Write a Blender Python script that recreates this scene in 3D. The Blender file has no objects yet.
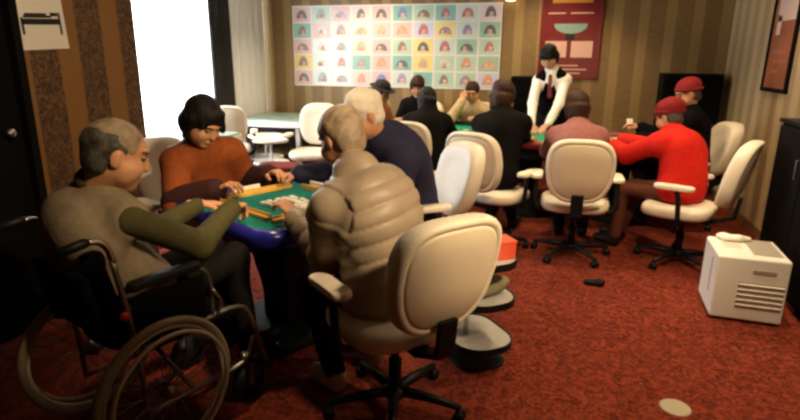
import bpy, bmesh, math, random
import numpy as np
from mathutils import Vector, Matrix
random.seed(5)
SC = bpy.context.scene
COL = SC.collection
R = math.radians
V = Vector

# ------------------------------------------------------------------ tagging
def tag(o, label=None, cat=None, group=None, kind=None):
    if label: o['label'] = label
    if cat: o['category'] = cat
    if group: o['group'] = group
    if kind: o['kind'] = kind
    return o

def thing(name, label, cat, loc=(0, 0, 0), rz=0.0, group=None):
    o = bpy.data.objects.new(name, None)
    o.empty_display_size = .1
    COL.objects.link(o)
    o.location = loc
    o.rotation_euler = (0, 0, rz)
    return tag(o, label, cat, group)

def copy_tree(o, parent=None):
    c = o.copy()
    COL.objects.link(c)
    if parent is not None:
        c.parent = parent
    for ch in list(o.children):
        copy_tree(ch, c)
    return c

# ------------------------------------------------------------------ materials
def mat(name, col, rough=.6, metal=0., noise=0., nscale=20., bump=0., bscale=60., emit=None, estr=0., spec=.5, sheen=0., trans=0., alpha=1., sss=0., coat=0.):
    m = bpy.data.materials.new(name)
    m.use_nodes = True
    nt = m.node_tree
    b = nt.nodes['Principled BSDF']
    b.inputs['Base Color'].default_value = (*col, 1)
    b.inputs['Roughness'].default_value = rough
    b.inputs['Metallic'].default_value = metal
    b.inputs['Specular IOR Level'].default_value = spec
    b.inputs['Sheen Weight'].default_value = sheen
    b.inputs['Transmission Weight'].default_value = trans
    b.inputs['Alpha'].default_value = alpha
    b.inputs['Coat Weight'].default_value = coat
    if sss:
        b.inputs['Subsurface Weight'].default_value = sss
        b.inputs['Subsurface Radius'].default_value = (.02, .008, .004)
    if emit:
        b.inputs['Emission Color'].default_value = (*emit, 1)
        b.inputs['Emission Strength'].default_value = estr
    tc = nt.nodes.new('ShaderNodeTexCoord')
    if noise:
        n = nt.nodes.new('ShaderNodeTexNoise')
        n.inputs['Scale'].default_value = nscale
        n.inputs['Detail'].default_value = 4
        nt.links.new(tc.outputs['Object'], n.inputs['Vector'])
        r = nt.nodes.new('ShaderNodeValToRGB')
        lo = [max(0, c * (1 - noise)) for c in col]
        hi = [min(1, c * (1 + noise)) for c in col]
        r.color_ramp.elements[0].position = .3
        r.color_ramp.elements[1].position = .7
        r.color_ramp.elements[0].color = (*lo, 1)
        r.color_ramp.elements[1].color = (*hi, 1)
        nt.links.new(n.outputs['Fac'], r.inputs['Fac'])
        nt.links.new(r.outputs['Color'], b.inputs['Base Color'])
    if bump:
        n2 = nt.nodes.new('ShaderNodeTexNoise')
        n2.inputs['Scale'].default_value = bscale
        n2.inputs['Detail'].default_value = 3
        nt.links.new(tc.outputs['Object'], n2.inputs['Vector'])
        bp = nt.nodes.new('ShaderNodeBump')
        bp.inputs['Strength'].default_value = bump
        bp.inputs['Distance'].default_value = .01
        nt.links.new(n2.outputs['Fac'], bp.inputs['Height'])
        nt.links.new(bp.outputs['Normal'], b.inputs['Normal'])
    return m

def node_math(nt, op, a, b=None, c=None):
    n = nt.nodes.new('ShaderNodeMath')
    n.operation = op
    for i, x in enumerate((a, b, c)):
        if x is None: continue
        if isinstance(x, (int, float)): n.inputs[i].default_value = x
        else: nt.links.new(x, n.inputs[i])
    return n.outputs[0]

def mixc(nt, fac, a, b):
    n = nt.nodes.new('ShaderNodeMix')
    n.data_type = 'RGBA'
    nt.links.new(fac, n.inputs[0])
    for i, x in ((6, a), (7, b)):
        if isinstance(x, tuple): n.inputs[i].default_value = (*x, 1)
        else: nt.links.new(x, n.inputs[i])
    return n.outputs[2]

def wallpaper(name, axis, pitch, offset, duty, light, dark, vein, rough=.5, scroll=9.):
    """vertical damask stripes: plain light bands alternate with dark bands of scrolling vine"""
    m = bpy.data.materials.new(name)
    m.use_nodes = True
    nt = m.node_tree
    b = nt.nodes['Principled BSDF']
    tc = nt.nodes.new('ShaderNodeTexCoord')
    sp = nt.nodes.new('ShaderNodeSeparateXYZ')
    nt.links.new(tc.outputs['Object'], sp.inputs[0])
    u = node_math(nt, 'DIVIDE', node_math(nt, 'SUBTRACT', sp.outputs[axis], offset), pitch)
    f = node_math(nt, 'FRACT', u)
    stripe = node_math(nt, 'LESS_THAN', f, duty)
    # vine scroll: distorted bands plus leaf blobs
    n = nt.nodes.new('ShaderNodeTexNoise')
    n.inputs['Scale'].default_value = scroll
    n.inputs['Detail'].default_value = 1.5
    n.inputs['Distortion'].default_value = 2.2
    nt.links.new(tc.outputs['Object'], n.inputs['Vector'])
    rr = node_math(nt, 'PINGPONG', node_math(nt, 'MULTIPLY', n.outputs['Fac'], 5.0), .5)
    vfac = node_math(nt, 'GREATER_THAN', rr, .30)
    vs = nt.nodes.new('ShaderNodeTexVoronoi')
    vs.inputs['Scale'].default_value = scroll * 2.2
    nt.links.new(tc.outputs['Object'], vs.inputs['Vector'])
    leaf = node_math(nt, 'LESS_THAN', vs.outputs['Distance'], .30)
    vf = node_math(nt, 'MULTIPLY', node_math(nt, 'MAXIMUM', vfac, leaf), .75)
    darkc = mixc(nt, vf, dark, vein)
    # fine pin stripes in the plain bands
    pin = node_math(nt, 'PINGPONG', node_math(nt, 'MULTIPLY', sp.outputs[axis], 70.0), .5)
    lightc = mixc(nt, node_math(nt, 'MULTIPLY', pin, .35), light, tuple(c * .72 for c in light))
    nt.links.new(mixc(nt, stripe, lightc, darkc), b.inputs['Base Color'])
    b.inputs['Roughness'].default_value = rough
    return m

def carpet_mat():
    m = bpy.data.materials.new('patterned_carpet')
    m.use_nodes = True
    nt = m.node_tree
    b = nt.nodes['Principled BSDF']
    tc = nt.nodes.new('ShaderNodeTexCoord')
    n = nt.nodes.new('ShaderNodeTexNoise')
    n.inputs['Scale'].default_value = 24
    n.inputs['Detail'].default_value = 3
    n.inputs['Distortion'].default_value = 1.6
    nt.links.new(tc.outputs['Object'], n.inputs['Vector'])
    v = nt.nodes.new('ShaderNodeTexVoronoi')
    v.inputs['Scale'].default_value = 24
    nt.links.new(tc.outputs['Object'], v.inputs['Vector'])
    r = nt.nodes.new('ShaderNodeValToRGB')
    e = r.color_ramp.elements
    e[0].position = .36; e[0].color = (.080, .013, .007, 1)
    e[1].position = .62; e[1].color = (.215, .037, .017, 1)
    x = e.new(.5); x.color = (.14, .024, .012, 1)
    nt.links.new(n.outputs['Fac'], r.inputs['Fac'])
    spot = node_math(nt, 'MULTIPLY', node_math(nt, 'LESS_THAN', v.outputs['Distance'], .22), .45)
    nt.links.new(mixc(nt, spot, r.outputs['Color'], (.25, .058, .025)), b.inputs['Base Color'])
    b.inputs['Roughness'].default_value = .95
    b.inputs['Specular IOR Level'].default_value = .1
    n2 = nt.nodes.new('ShaderNodeTexNoise')
    n2.inputs['Scale'].default_value = 300
    nt.links.new(tc.outputs['Object'], n2.inputs['Vector'])
    bp = nt.nodes.new('ShaderNodeBump')
    bp.inputs['Strength'].default_value = .5
    nt.links.new(n2.outputs['Fac'], bp.inputs['Height'])
    nt.links.new(bp.outputs['Normal'], b.inputs['Normal'])
    return m

M = {}
M['carpet'] = carpet_mat()
M['wp_left'] = wallpaper('striped_damask_wallpaper', 1, .332, 2.372 + .028, .56, (.235, .115, .028), (.05, .024, .009), (.19, .10, .04), .45, 11.)
M['wp_back'] = wallpaper('brown_striped_wallpaper', 0, .285, .03, .62, (.31, .20, .070), (.19, .110, .034), (.235, .145, .052), .5, 10.)
M['wp_right'] = wallpaper('tan_striped_wallpaper', 1, .30, .1, .5, (.46, .34, .18), (.31, .21, .10), (.36, .25, .13), .45, 10.)
M['ceiling'] = mat('ceiling_paint', (.62, .56, .46), .9)
M['black_paint'] = mat('black_paint', (.004, .004, .004), .7, spec=.1)
M['wood_trim'] = mat('brown_wood_trim', (.16, .075, .025), .5, noise=.2)
M['white_frame'] = mat('white_window_frame', (.8, .8, .8), .4)
M['black_cloth'] = mat('black_cloth', (.004, .004, .0045), .95, noise=.3, spec=.05)
M['black_plastic'] = mat('black_plastic', (.006, .006, .0065), .5, spec=.2)
M['chrome'] = mat('chrome', (.62, .62, .62), .22, 1.)
M['steel'] = mat('dull_steel', (.30, .28, .26), .4, 1.)
M['cream'] = mat('cream_leatherette', (.74, .655, .52), .5, noise=.05, nscale=9, bump=.12, bscale=40)
M['cream_shell'] = mat('cream_back_panel', (.68, .57, .42), .5, noise=.05, nscale=6)
M['white_plastic'] = mat('white_plastic', (.80, .77, .70), .4)
M['paper'] = mat('white_paper', (.80, .76, .68), .7)
M['ink'] = mat('black_ink', (.01, .01, .01), .7)
M['felt'] = mat('teal_felt', (.012, .17, .14), .95, noise=.1, nscale=60, spec=.1)
M['green_felt'] = mat('green_felt', (.012, .26, .13), .95, noise=.1, nscale=60, spec=.1)
M['red_felt'] = mat('red_felt', (.33, .06, .06), .95, noise=.1, nscale=60, spec=.1)
M['blue_vinyl'] = mat('blue_vinyl', (.018, .020, .27), .2, noise=.15, bump=.25, bscale=18)
M['yellow_wood'] = mat('yellow_wood', (.62, .36, .07), .5, noise=.12, nscale=30)
M['ivory'] = mat('ivory_tile', (.80, .76, .66), .3)
M['tile_back'] = mat('tile_back', (.75, .55, .2), .3)
M['grey_tray'] = mat('grey_tray', (.44, .42, .39), .5, noise=.06)
M['olive_cloth'] = mat('olive_cloth', (.20, .18, .10), .85, noise=.15, bump=.3)
M['orange_box'] = mat('orange_red_box', (.75, .10, .04), .5)
M['dark_red'] = mat('dark_red_leather', (.16, .012, .010), .5)
M['skin'] = mat('skin', (.50, .245, .125), .55, noise=.08, nscale=14, sss=.1)
M['skin2'] = mat('skin_light', (.55, .31, .19), .55, noise=.06, nscale=14, sss=.1)
M['eye'] = mat('eye_dark', (.02, .012, .01), .3)
M['lip'] = mat('lip', (.36, .13, .09), .5)
M['hair_black'] = mat('hair_black', (.006, .0045, .0045), .6, spec=.2, noise=.5, nscale=60, bump=.5, bscale=90)
M['hair_brown'] = mat('hair_brown', (.034, .014, .006), .6, spec=.2, noise=.4, nscale=60, bump=.5, bscale=90)
M['hair_grey'] = mat('hair_dark_grey', (.050, .042, .034), .6, noise=.7, nscale=25, bump=.5, bscale=90)
M['hair_mid'] = mat('hair_thin_grey', (.24, .175, .11), .6, noise=.35, nscale=25, bump=.4, bscale=90)
M['hair_white'] = mat('hair_white', (.68, .61, .50), .7, noise=.12, nscale=40, bump=.6, bscale=80)
def cloth(name, c, **k):
    return mat(name, c, k.pop('rough', .85), noise=k.pop('noise', .12), nscale=30, bump=k.pop('bump', .25), bscale=45, spec=k.pop('spec', .2), sheen=k.pop('sheen', 0.), **k)
M['vest'] = cloth('taupe_vest_cloth', (.195, .15, .095))
M['olive'] = cloth('olive_cloth_sleeve', (.055, .048, .016))
M['rust'] = cloth('rust_brown_cloth', (.215, .050, .011))
M['darkrust'] = cloth('dark_plum_cloth', (.035, .010, .010))
M['puffer'] = mat('taupe_quilted_nylon', (.32, .245, .172), .5, noise=.06, nscale=15, bump=.15, bscale=30)
M['navy'] = cloth('navy_cloth', (.020, .020, .050))
M['black_sweater'] = cloth('black_knit', (.0045, .004, .004), spec=.06)
M['mauve'] = cloth('mauve_cloth', (.28, .11, .10))
M['red'] = cloth('red_fleece', (.50, .012, .006))
M['burgundy'] = cloth('burgundy_knit', (.19, .012, .014))
M['beige'] = cloth('beige_cloth', (.48, .35, .20))
M['salmon'] = cloth('salmon_cloth', (.36, .12, .065))
M['white_shirt'] = cloth('white_shirt_cloth', (.82, .78, .72))
M['grey_cloth'] = cloth('grey_cloth', (.35, .33, .30))
M['dark_trousers'] = cloth('dark_trouser_cloth', (.007, .006, .006), spec=.06)
M['brown_trousers'] = cloth('brown_trouser_cloth', (.10, .030, .016))
M['tan_shoe'] = mat('tan_suede', (.45, .35, .22), .8, noise=.1)
M['hat'] = mat('black_felt', (.010, .008, .008), .9)
M['rubber'] = mat('grey_rubber', (.24, .19, .115), .7)
M['rim'] = mat('pale_rim', (.50, .42, .30), .5)
M['grille'] = mat('grey_grille', (.33, .30, .25), .6)
M['brass'] = mat('brass', (.6, .4, .15), .3, 1.)
M['glass_green'] = mat('pale_green_top', (.27, .39, .33), .35, noise=.05)
M['brown_board'] = mat('brown_board', (.20, .10, .035), .5, noise=.1)
M['poster_red'] = mat('poster_red', (.15, .014, .014), .35, noise=.08, nscale=3)
M['gold'] = mat('gold_print', (.62, .28, .03), .4)
M['pink_note'] = mat('pink_note', (.62, .36, .27), .6)
M['teal_grey'] = mat('teal_grey_print', (.20, .30, .25), .5)
M['pic_brown'] = mat('red_brown_print', (.27, .085, .040), .4, noise=.25, nscale=5)
M['pic_pink'] = mat('pale_pink_print', (.66, .46, .36), .4)

# ------------------------------------------------------------------ mesh builders
def obj(name, bm, m, parent=None, smooth=False, loc=None):
    me = bpy.data.meshes.new(name)
    bm.to_mesh(me); bm.free()
    ms = m if isinstance(m, (list, tuple)) else [m]
    for x in ms: me.materials.append(x)
    if smooth:
        me.shade_smooth()
    o = bpy.data.objects.new(name, me)
    COL.objects.link(o)
    if parent is not None: o.parent = parent
    if loc is not None: o.location = loc
    return o

def box(bm, c, s, bev=0., seg=2, rot=None, mi=0):
    t = bmesh.new()
    bmesh.ops.create_cube(t, size=1)
    for v in t.verts:
        v.co = V((v.co.x * s[0], v.co.y * s[1], v.co.z * s[2]))
    if bev:
        bmesh.ops.bevel(t, geom=list(t.edges), offset=bev, segments=seg, profile=.5, affect='EDGES')
    mx = Matrix.Translation(V(c)) @ (rot.to_4x4() if rot else Matrix.Identity(4))
    bmesh.ops.transform(t, matrix=mx, verts=t.verts)
    for f in t.faces: f.material_index = mi
    me = bpy.data.meshes.new('t'); t.to_mesh(me); t.free()
    bm.from_mesh(me); bpy.data.meshes.remove(me)

def tube(bm, pts, r, n=10, mi=0, closed=False, cap=True):
    pts = [V(p) for p in pts]
    rs = r if isinstance(r, (list, tuple)) else [r] * len(pts)
    rings = []
    N = len(pts)
    prev = None
    for i, p in enumerate(pts):
        if closed:
            d = (pts[(i + 1) % N] - pts[i - 1])
        else:
            d = (pts[min(i + 1, N - 1)] - pts[max(i - 1, 0)])
        d.normalize()
        if prev is None:
            a = d.orthogonal().normalized()
        else:
            a = (prev - d * prev.dot(d)).normalized()
        prev = a
        b = d.cross(a)
        rings.append([bm.verts.new(p + (a * math.cos(2 * math.pi * k / n) + b * math.sin(2 * math.pi * k / n)) * rs[i]) for k in range(n)])
    M_ = N if closed else N - 1
    for i in range(M_):
        A, B = rings[i], rings[(i + 1) % N]
        off = 0
        if closed and i == N - 1:
            off = min(range(n), key=lambda q: (A[0].co - B[q].co).length)
        for k in range(n):
            f = bm.faces.new((A[k], A[(k + 1) % n], B[(k + 1 + off) % n], B[(k + off) % n]))
            f.material_index = mi; f.smooth = True
    if cap and not closed:
        for ring, rev in ((rings[0], True), (rings[-1], False)):
            f = bm.faces.new(list(reversed(ring)) if rev else ring); f.material_index = mi

def arc(c, r, a0, a1, n, ax, ay):
    c, ax, ay = V(c), V(ax), V(ay)
    return [c + (ax * math.cos(a0 + (a1 - a0) * i / n) + ay * math.sin(a0 + (a1 - a0) * i / n)) * r for i in range(n + 1)]

def smoothpath(pts, n=6):
    """Catmull-Rom through the points"""
    P = [V(p) for p in pts]
    Q = [P[0] * 2 - P[1]] + P + [P[-1] * 2 - P[-2]]
    out = []
    for i in range(1, len(Q) - 2):
        for k in range(n):
            t = k / n
            a, b, c, d = Q[i - 1], Q[i], Q[i + 1], Q[i + 2]
            out.append(.5 * ((2 * b) + (c - a) * t + (2 * a - 5 * b + 4 * c - d) * t * t + (3 * b - a - 3 * c + d) * t ** 3))
    out.append(P[-1])
    return out

def lathe(bm, prof, n=24, c=(0, 0, 0), mi=0, sx=1., sy=1.):
    rings = []
    for (r, z) in prof:
        if r < 1e-5:
            rings.append([bm.verts.new(V(c) + V((0, 0, z)))])
        else:
            rings.append([bm.verts.new(V(c) + V((r * sx * math.cos(2 * math.pi * k / n), r * sy * math.sin(2 * math.pi * k / n), z))) for k in range(n)])
    for A, B in zip(rings, rings[1:]):
        for k in range(n):
            k2 = (k + 1) % n
            if len(A) == 1 and len(B) == 1: continue
            if len(A) == 1: f = bm.faces.new((A[0], B[k2], B[k]))
            elif len(B) == 1: f = bm.faces.new((A[k], A[k2], B[0]))
            else: f = bm.faces.new((A[k], A[k2], B[k2], B[k]))
            f.material_index = mi; f.smooth = True

def rrect(w, h, r, n=6):
    out = []
    for cx, cy, a0 in ((w / 2 - r, h / 2 - r, 0), (-w / 2 + r, h / 2 - r, 90), (-w / 2 + r, -h / 2 + r, 180), (w / 2 - r, -h / 2 + r, 270)):
        for k in range(n + 1):
            a = R(a0 + 90 * k / n)
            out.append((cx + r * math.cos(a), cy + r * math.sin(a)))
    return out

def slab(bm, outline, z0, z1, ease=.0, mi=0, fn=None):
    """thick plate from an outline in xy, edges eased by insetting"""
    cx = sum(p[0] for p in outline) / len(outline); cy = sum(p[1] for p in outline) / len(outline)
    def ring(sc, z):
        ext = max(math.hypot(p[0] - cx, p[1] - cy) for p in outline)
        k = (ext - sc) / ext
        return [bm.verts.new((cx + (p[0] - cx) * k, cy + (p[1] - cy) * k, z)) for p in outline]
    if ease:
        prof = []
        for i in range(4):
            a = math.pi / 2 * i / 3
            prof.append((ease * (1 - math.sin(a)), z0 + ease * (1 - math.cos(a))))
        for i in range(4):
            a = math.pi / 2 * i / 3
            prof.append((ease * (1 - math.cos(a)), z1 - ease * (1 - math.sin(a))))
    else:
        prof = [(0, z0), (0, z1)]
    rings = [ring(a, z) for a, z in prof]
    n = len(outline)
    for A, B in zip(rings, rings[1:]):
        for k in range(n):
            f = bm.faces.new((A[k], A[(k + 1) % n], B[(k + 1) % n], B[k])); f.material_index = mi
            f.smooth = bool(ease)
    bm.faces.new(list(reversed(rings[0]))).material_index = mi
    bm.faces.new(rings[-1]).material_index = mi

def one(fn, *a, **k):
    bm = bmesh.new(); fn(bm, *a, **k); return bm

# ------------------------------------------------------------------ implicit-surface builder (bodies, clothes)
class Field:
    def __init__(self, s):
        self.s = s; self.pr = []
    def cone(self, a, b, ra, rb=None, k=.02, cut=False):
        self.pr.append(('c', np.array(a, float), np.array(b, float), ra, ra if rb is None else rb, k, cut)); return self
    def ell(self, c, r, rot=None, k=.02, cut=False):
        """rot: 3x3 with the axes as columns"""
        self.pr.append(('e', np.array(c, float), np.array(r, float), np.eye(3) if rot is None else np.array(rot, float), None, k, cut)); return self
    def plane(self, p, n, k=.004):
        """cuts away everything on the side n points to"""
        self.pr.append(('p', np.array(p, float), np.array(n, float), None, None, k, True)); return self
    def mesh(self):
        s = self.s
        lo = np.full(3, 1e9); hi = -lo
        for t in self.pr:
            if t[6]: continue
            if t[0] == 'c':
                m = max(t[3], t[4])
                lo = np.minimum(lo, np.minimum(t[1], t[2]) - m); hi = np.maximum(hi, np.maximum(t[1], t[2]) + m)
            else:
                ex = np.sqrt(((t[3] * t[2][None, :]) ** 2).sum(1))
                lo = np.minimum(lo, t[1] - ex); hi = np.maximum(hi, t[1] + ex)
        lo = lo - 4 * s; hi = hi + 4 * s
        n = np.ceil((hi - lo) / s).astype(int) + 1
        f = np.full(n, .2, np.float32)
        ax = [lo[i] + s * np.arange(n[i]) for i in range(3)]
        for t in self.pr:
            k = t[5]
            if t[0] == 'p':
                X, Y, Z = np.meshgrid(*ax, indexing='ij', sparse=True)
                d = -((X - t[1][0]) * t[2][0] + (Y - t[1][1]) * t[2][1] + (Z - t[1][2]) * t[2][2])
                f = np.maximum(f, -d).astype(np.float32)
                continue
            if t[0] == 'c':
                m = max(t[3], t[4])
                l = np.minimum(t[1], t[2]) - m; h = np.maximum(t[1], t[2]) + m
            else:
                ex = np.sqrt(((t[3] * t[2][None, :]) ** 2).sum(1))
                l = t[1] - ex; h = t[1] + ex
            pad = k + 4 * s
            i0 = np.clip(np.floor((l - pad - lo) / s).astype(int), 0, n - 1)
            i1 = np.clip(np.ceil((h + pad - lo) / s).astype(int) + 1, 1, n)
            if (i1 <= i0).any(): continue
            X, Y, Z = np.meshgrid(ax[0][i0[0]:i1[0]], ax[1][i0[1]:i1[1]], ax[2][i0[2]:i1[2]], indexing='ij', sparse=True)
            if t[0] == 'c':
                a, b = t[1], t[2]
                ab = b - a; L = max(ab @ ab, 1e-9)
                h_ = np.clip(((X - a[0]) * ab[0] + (Y - a[1]) * ab[1] + (Z - a[2]) * ab[2]) / L, 0, 1)
                d = np.sqrt((X - a[0] - h_ * ab[0]) ** 2 + (Y - a[1] - h_ * ab[1]) ** 2 + (Z - a[2] - h_ * ab[2]) ** 2) - (t[3] + (t[4] - t[3]) * h_)
            else:
                c, r, Q = t[1], t[2], t[3]
                dx, dy, dz = X - c[0], Y - c[1], Z - c[2]
                q = [(dx * Q[0, i] + dy * Q[1, i] + dz * Q[2, i]) for i in range(3)]
                k0 = np.sqrt(sum((q[i] / r[i]) ** 2 for i in range(3)))
                k1 = np.sqrt(sum((q[i] / r[i] ** 2) ** 2 for i in range(3)))
                d = k0 * (k0 - 1) / np.maximum(k1, 1e-6)
                d = np.where(k0 < .2, -min(r) * .8, d)
            sl = (slice(i0[0], i1[0]), slice(i0[1], i1[1]), slice(i0[2], i1[2]))
            g = f[sl]
            if t[6]:
                nd = -d
                hh = np.maximum(k - np.abs(g - nd), 0) / k
                f[sl] = np.maximum(g, nd) + hh * hh * k / 4
            else:
                hh = np.maximum(k - np.abs(g - d), 0) / k
                f[sl] = np.minimum(g, d) - hh * hh * k / 4
        return surfnet(f, lo, s)

def surfnet(f, lo, s):
    ins = f < 0
    cnt = np.zeros(np.array(f.shape) - 1, np.int8)
    offs = [(i, j, k) for i in (0, 1) for j in (0, 1) for k in (0, 1)]
    nx, ny, nz = f.shape
    for (i, j, k) in offs:
        cnt += ins[i:nx - 1 + i, j:ny - 1 + j, k:nz - 1 + k]
    act = (cnt > 0) & (cnt < 8)
    idx = np.full(act.shape, -1, np.int64)
    cells = np.argwhere(act)
    idx[act] = np.arange(len(cells))
    fv = np.stack([f[cells[:, 0] + i, cells[:, 1] + j, cells[:, 2] + k] for (i, j, k) in offs], 1)
    pos = np.zeros((len(cells), 3)); num = np.zeros(len(cells))
    O = np.array(offs, float)
    for a in range(8):
        for b in range(a + 1, 8):
            if np.abs(O[a] - O[b]).sum() != 1: continue
            cr = (fv[:, a] < 0) != (fv[:, b] < 0)
            den = fv[:, a] - fv[:, b]
            t = np.where(cr, fv[:, a] / np.where(np.abs(den) < 1e-12, 1, den), 0)
            pos += cr[:, None] * (O[a] + t[:, None] * (O[b] - O[a])); num += cr
    pos = (cells + pos / np.maximum(num, 1)[:, None]) * s + lo
    quads = []
    for axis in range(3):
        sl0 = [slice(1, -1)] * 3; sl1 = [slice(1, -1)] * 3
        sl0[axis] = slice(0, -1); sl1[axis] = slice(1, None)
        a, b = ins[tuple(sl0)], ins[tuple(sl1)]
        for sign in (0, 1):
            e = np.argwhere((a & ~b) if sign == 0 else (~a & b))
            if not len(e): continue
            base = e.copy()
            for d in range(3):
                if d != axis: base[:, d] += 1
            u, w = [(1, 2), (2, 0), (0, 1)][axis]
            q = []
            for (du, dw) in ((-1, -1), (0, -1), (0, 0), (-1, 0)):
                c = base.copy(); c[:, u] += du; c[:, w] += dw
                q.append(idx[c[:, 0], c[:, 1], c[:, 2]])
            q = np.stack(q, 1)
            if sign == 1: q = q[:, ::-1]
            quads.append(q[(q >= 0).all(1)])
    return pos, (np.concatenate(quads) if quads else np.zeros((0, 4), int))

def vnormals(v, q):
    n = np.zeros_like(v)
    fn = np.cross(v[q[:, 2]] - v[q[:, 0]], v[q[:, 3]] - v[q[:, 1]])
    for i in range(4): np.add.at(n, q[:, i], fn)
    return n / np.maximum(np.linalg.norm(n, axis=1), 1e-12)[:, None]

def wrinkle(v, q, amp, seed, fr=22.):
    rs = np.random.RandomState(seed)
    d = np.zeros(len(v))
    for i in range(6):
        w = rs.normal(size=3); w /= np.linalg.norm(w)
        d += np.sin(v @ (w * fr * (.6 + .9 * rs.rand())) + rs.rand() * 6.28 + 1.4 * np.sin(v[:, 2] * 13 + i))
    return v + vnormals(v, q) * (d / 3 * amp)[:, None]

def npmesh(name, parts, mats, parent, mfn=None):
    """parts: list of (verts, quads); one mesh object"""
    vs, qs, off = [], [], 0
    for v, q in parts:
        vs.append(v); qs.append(q + off); off += len(v)
    v = np.concatenate(vs); q = np.concatenate(qs)
    me = bpy.data.meshes.new(name)
    me.vertices.add(len(v)); me.vertices.foreach_set('co', v.astype(np.float32).ravel())
    me.loops.add(len(q) * 4); me.loops.foreach_set('vertex_index', q.astype(np.int32).ravel())
    me.polygons.add(len(q))
    me.polygons.foreach_set('loop_start', np.arange(0, len(q) * 4, 4, dtype=np.int32))
    me.polygons.foreach_set('loop_total', np.full(len(q), 4, np.int32))
    for m in mats: me.materials.append(m)
    if mfn is not None:
        me.polygons.foreach_set('material_index', mfn(v[q].mean(1)).astype(np.int32))
    me.update(calc_edges=True); me.validate()
    me.shade_smooth()
    o = bpy.data.objects.new(name, me)
    COL.objects.link(o)
    if parent is not None: o.parent = parent
    return o

def nrm(v):
    v = np.array(v, float); return v / max(np.linalg.norm(v), 1e-9)

def ik(a, b, l1, l2, pole):
    a, b = np.array(a, float), np.array(b, float)
    d = b - a; L = np.linalg.norm(d)
    if L > (l1 + l2) * .995:
        b = a + d / L * (l1 + l2) * .995; d = b - a; L = np.linalg.norm(d)
    u = d / L
    x = (l1 * l1 - l2 * l2 + L * L) / (2 * L)
    h = math.sqrt(max(l1 * l1 - x * x, 0))
    p = np.array(pole, float); p = p - u * (p @ u)
    return a + u * x + nrm(p) * h, b

def hand_mesh(W, d, n, right, curl=.5, s=.0045, spread=.1, scale=1.):
    """W wrist, d direction of the fingers, n palm normal; five bent fingers"""
    d = nrm(d); n = np.array(n, float); n = nrm(n - d * (n @ d))
    up = -n
    th = np.cross(up, d) if right else -np.cross(up, d)      # thumb side
    F = Field(s)
    c = scale
    F.cone(W - d * .05, W + d * .005, .026 * c, .024 * c, k=.015)
    cols = [(.028, .088, [.040, .026, .021]), (.0095, .092, [.045, .029, .022]), (-.009, .088, [.041, .027, .022]), (-.026, .080, [.032, .021, .019])]
    for i, (o, l, seg) in enumerate(cols):
        k0 = W + th * (o * .65 * c) + d * .01; k1 = W + th * (o * c) + d * (l * c)
        F.cone(k0, k1, .0135 * c, .0105 * c, k=.014)
        p = k1; ang = .25 * curl + .06 * i * curl
        for j, L in enumerate(seg):
            ang += curl * (.75 if j else .45)
            dd = d * math.cos(ang) + n * math.sin(ang) + th * (spread * (1.5 - i) * .35)
            p2 = p + nrm(dd) * L * c
            F.cone(p, p2, (.0098 - .0008 * j) * c, (.0090 - .0009 * j) * c, k=.004)
            p = p2
    p = W + th * .024 * c + d * .022 * c
    for j, (L, a) in enumerate(((.042, .75), (.032, .45), (.026, .2))):
        dd = d * math.cos(a) + th * math.sin(a) + n * (.35 + .25 * j * curl)
        p2 = p + nrm(dd) * L * c
        F.cone(p, p2, (.0135 - .0018 * j) * c, (.0115 - .0018 * j) * c, k=.009)
        p = p2
    return F.mesh()

def head_frame(face, roll=0.):
    y = nrm(face)
    x = nrm(np.cross(y, (0, 0, 1)))
    z = np.cross(x, y)
    if roll:
        x, z = x * math.cos(roll) + z * math.sin(roll), z * math.cos(roll) - x * math.sin(roll)
    return np.stack([x, y, z], 1)

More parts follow.
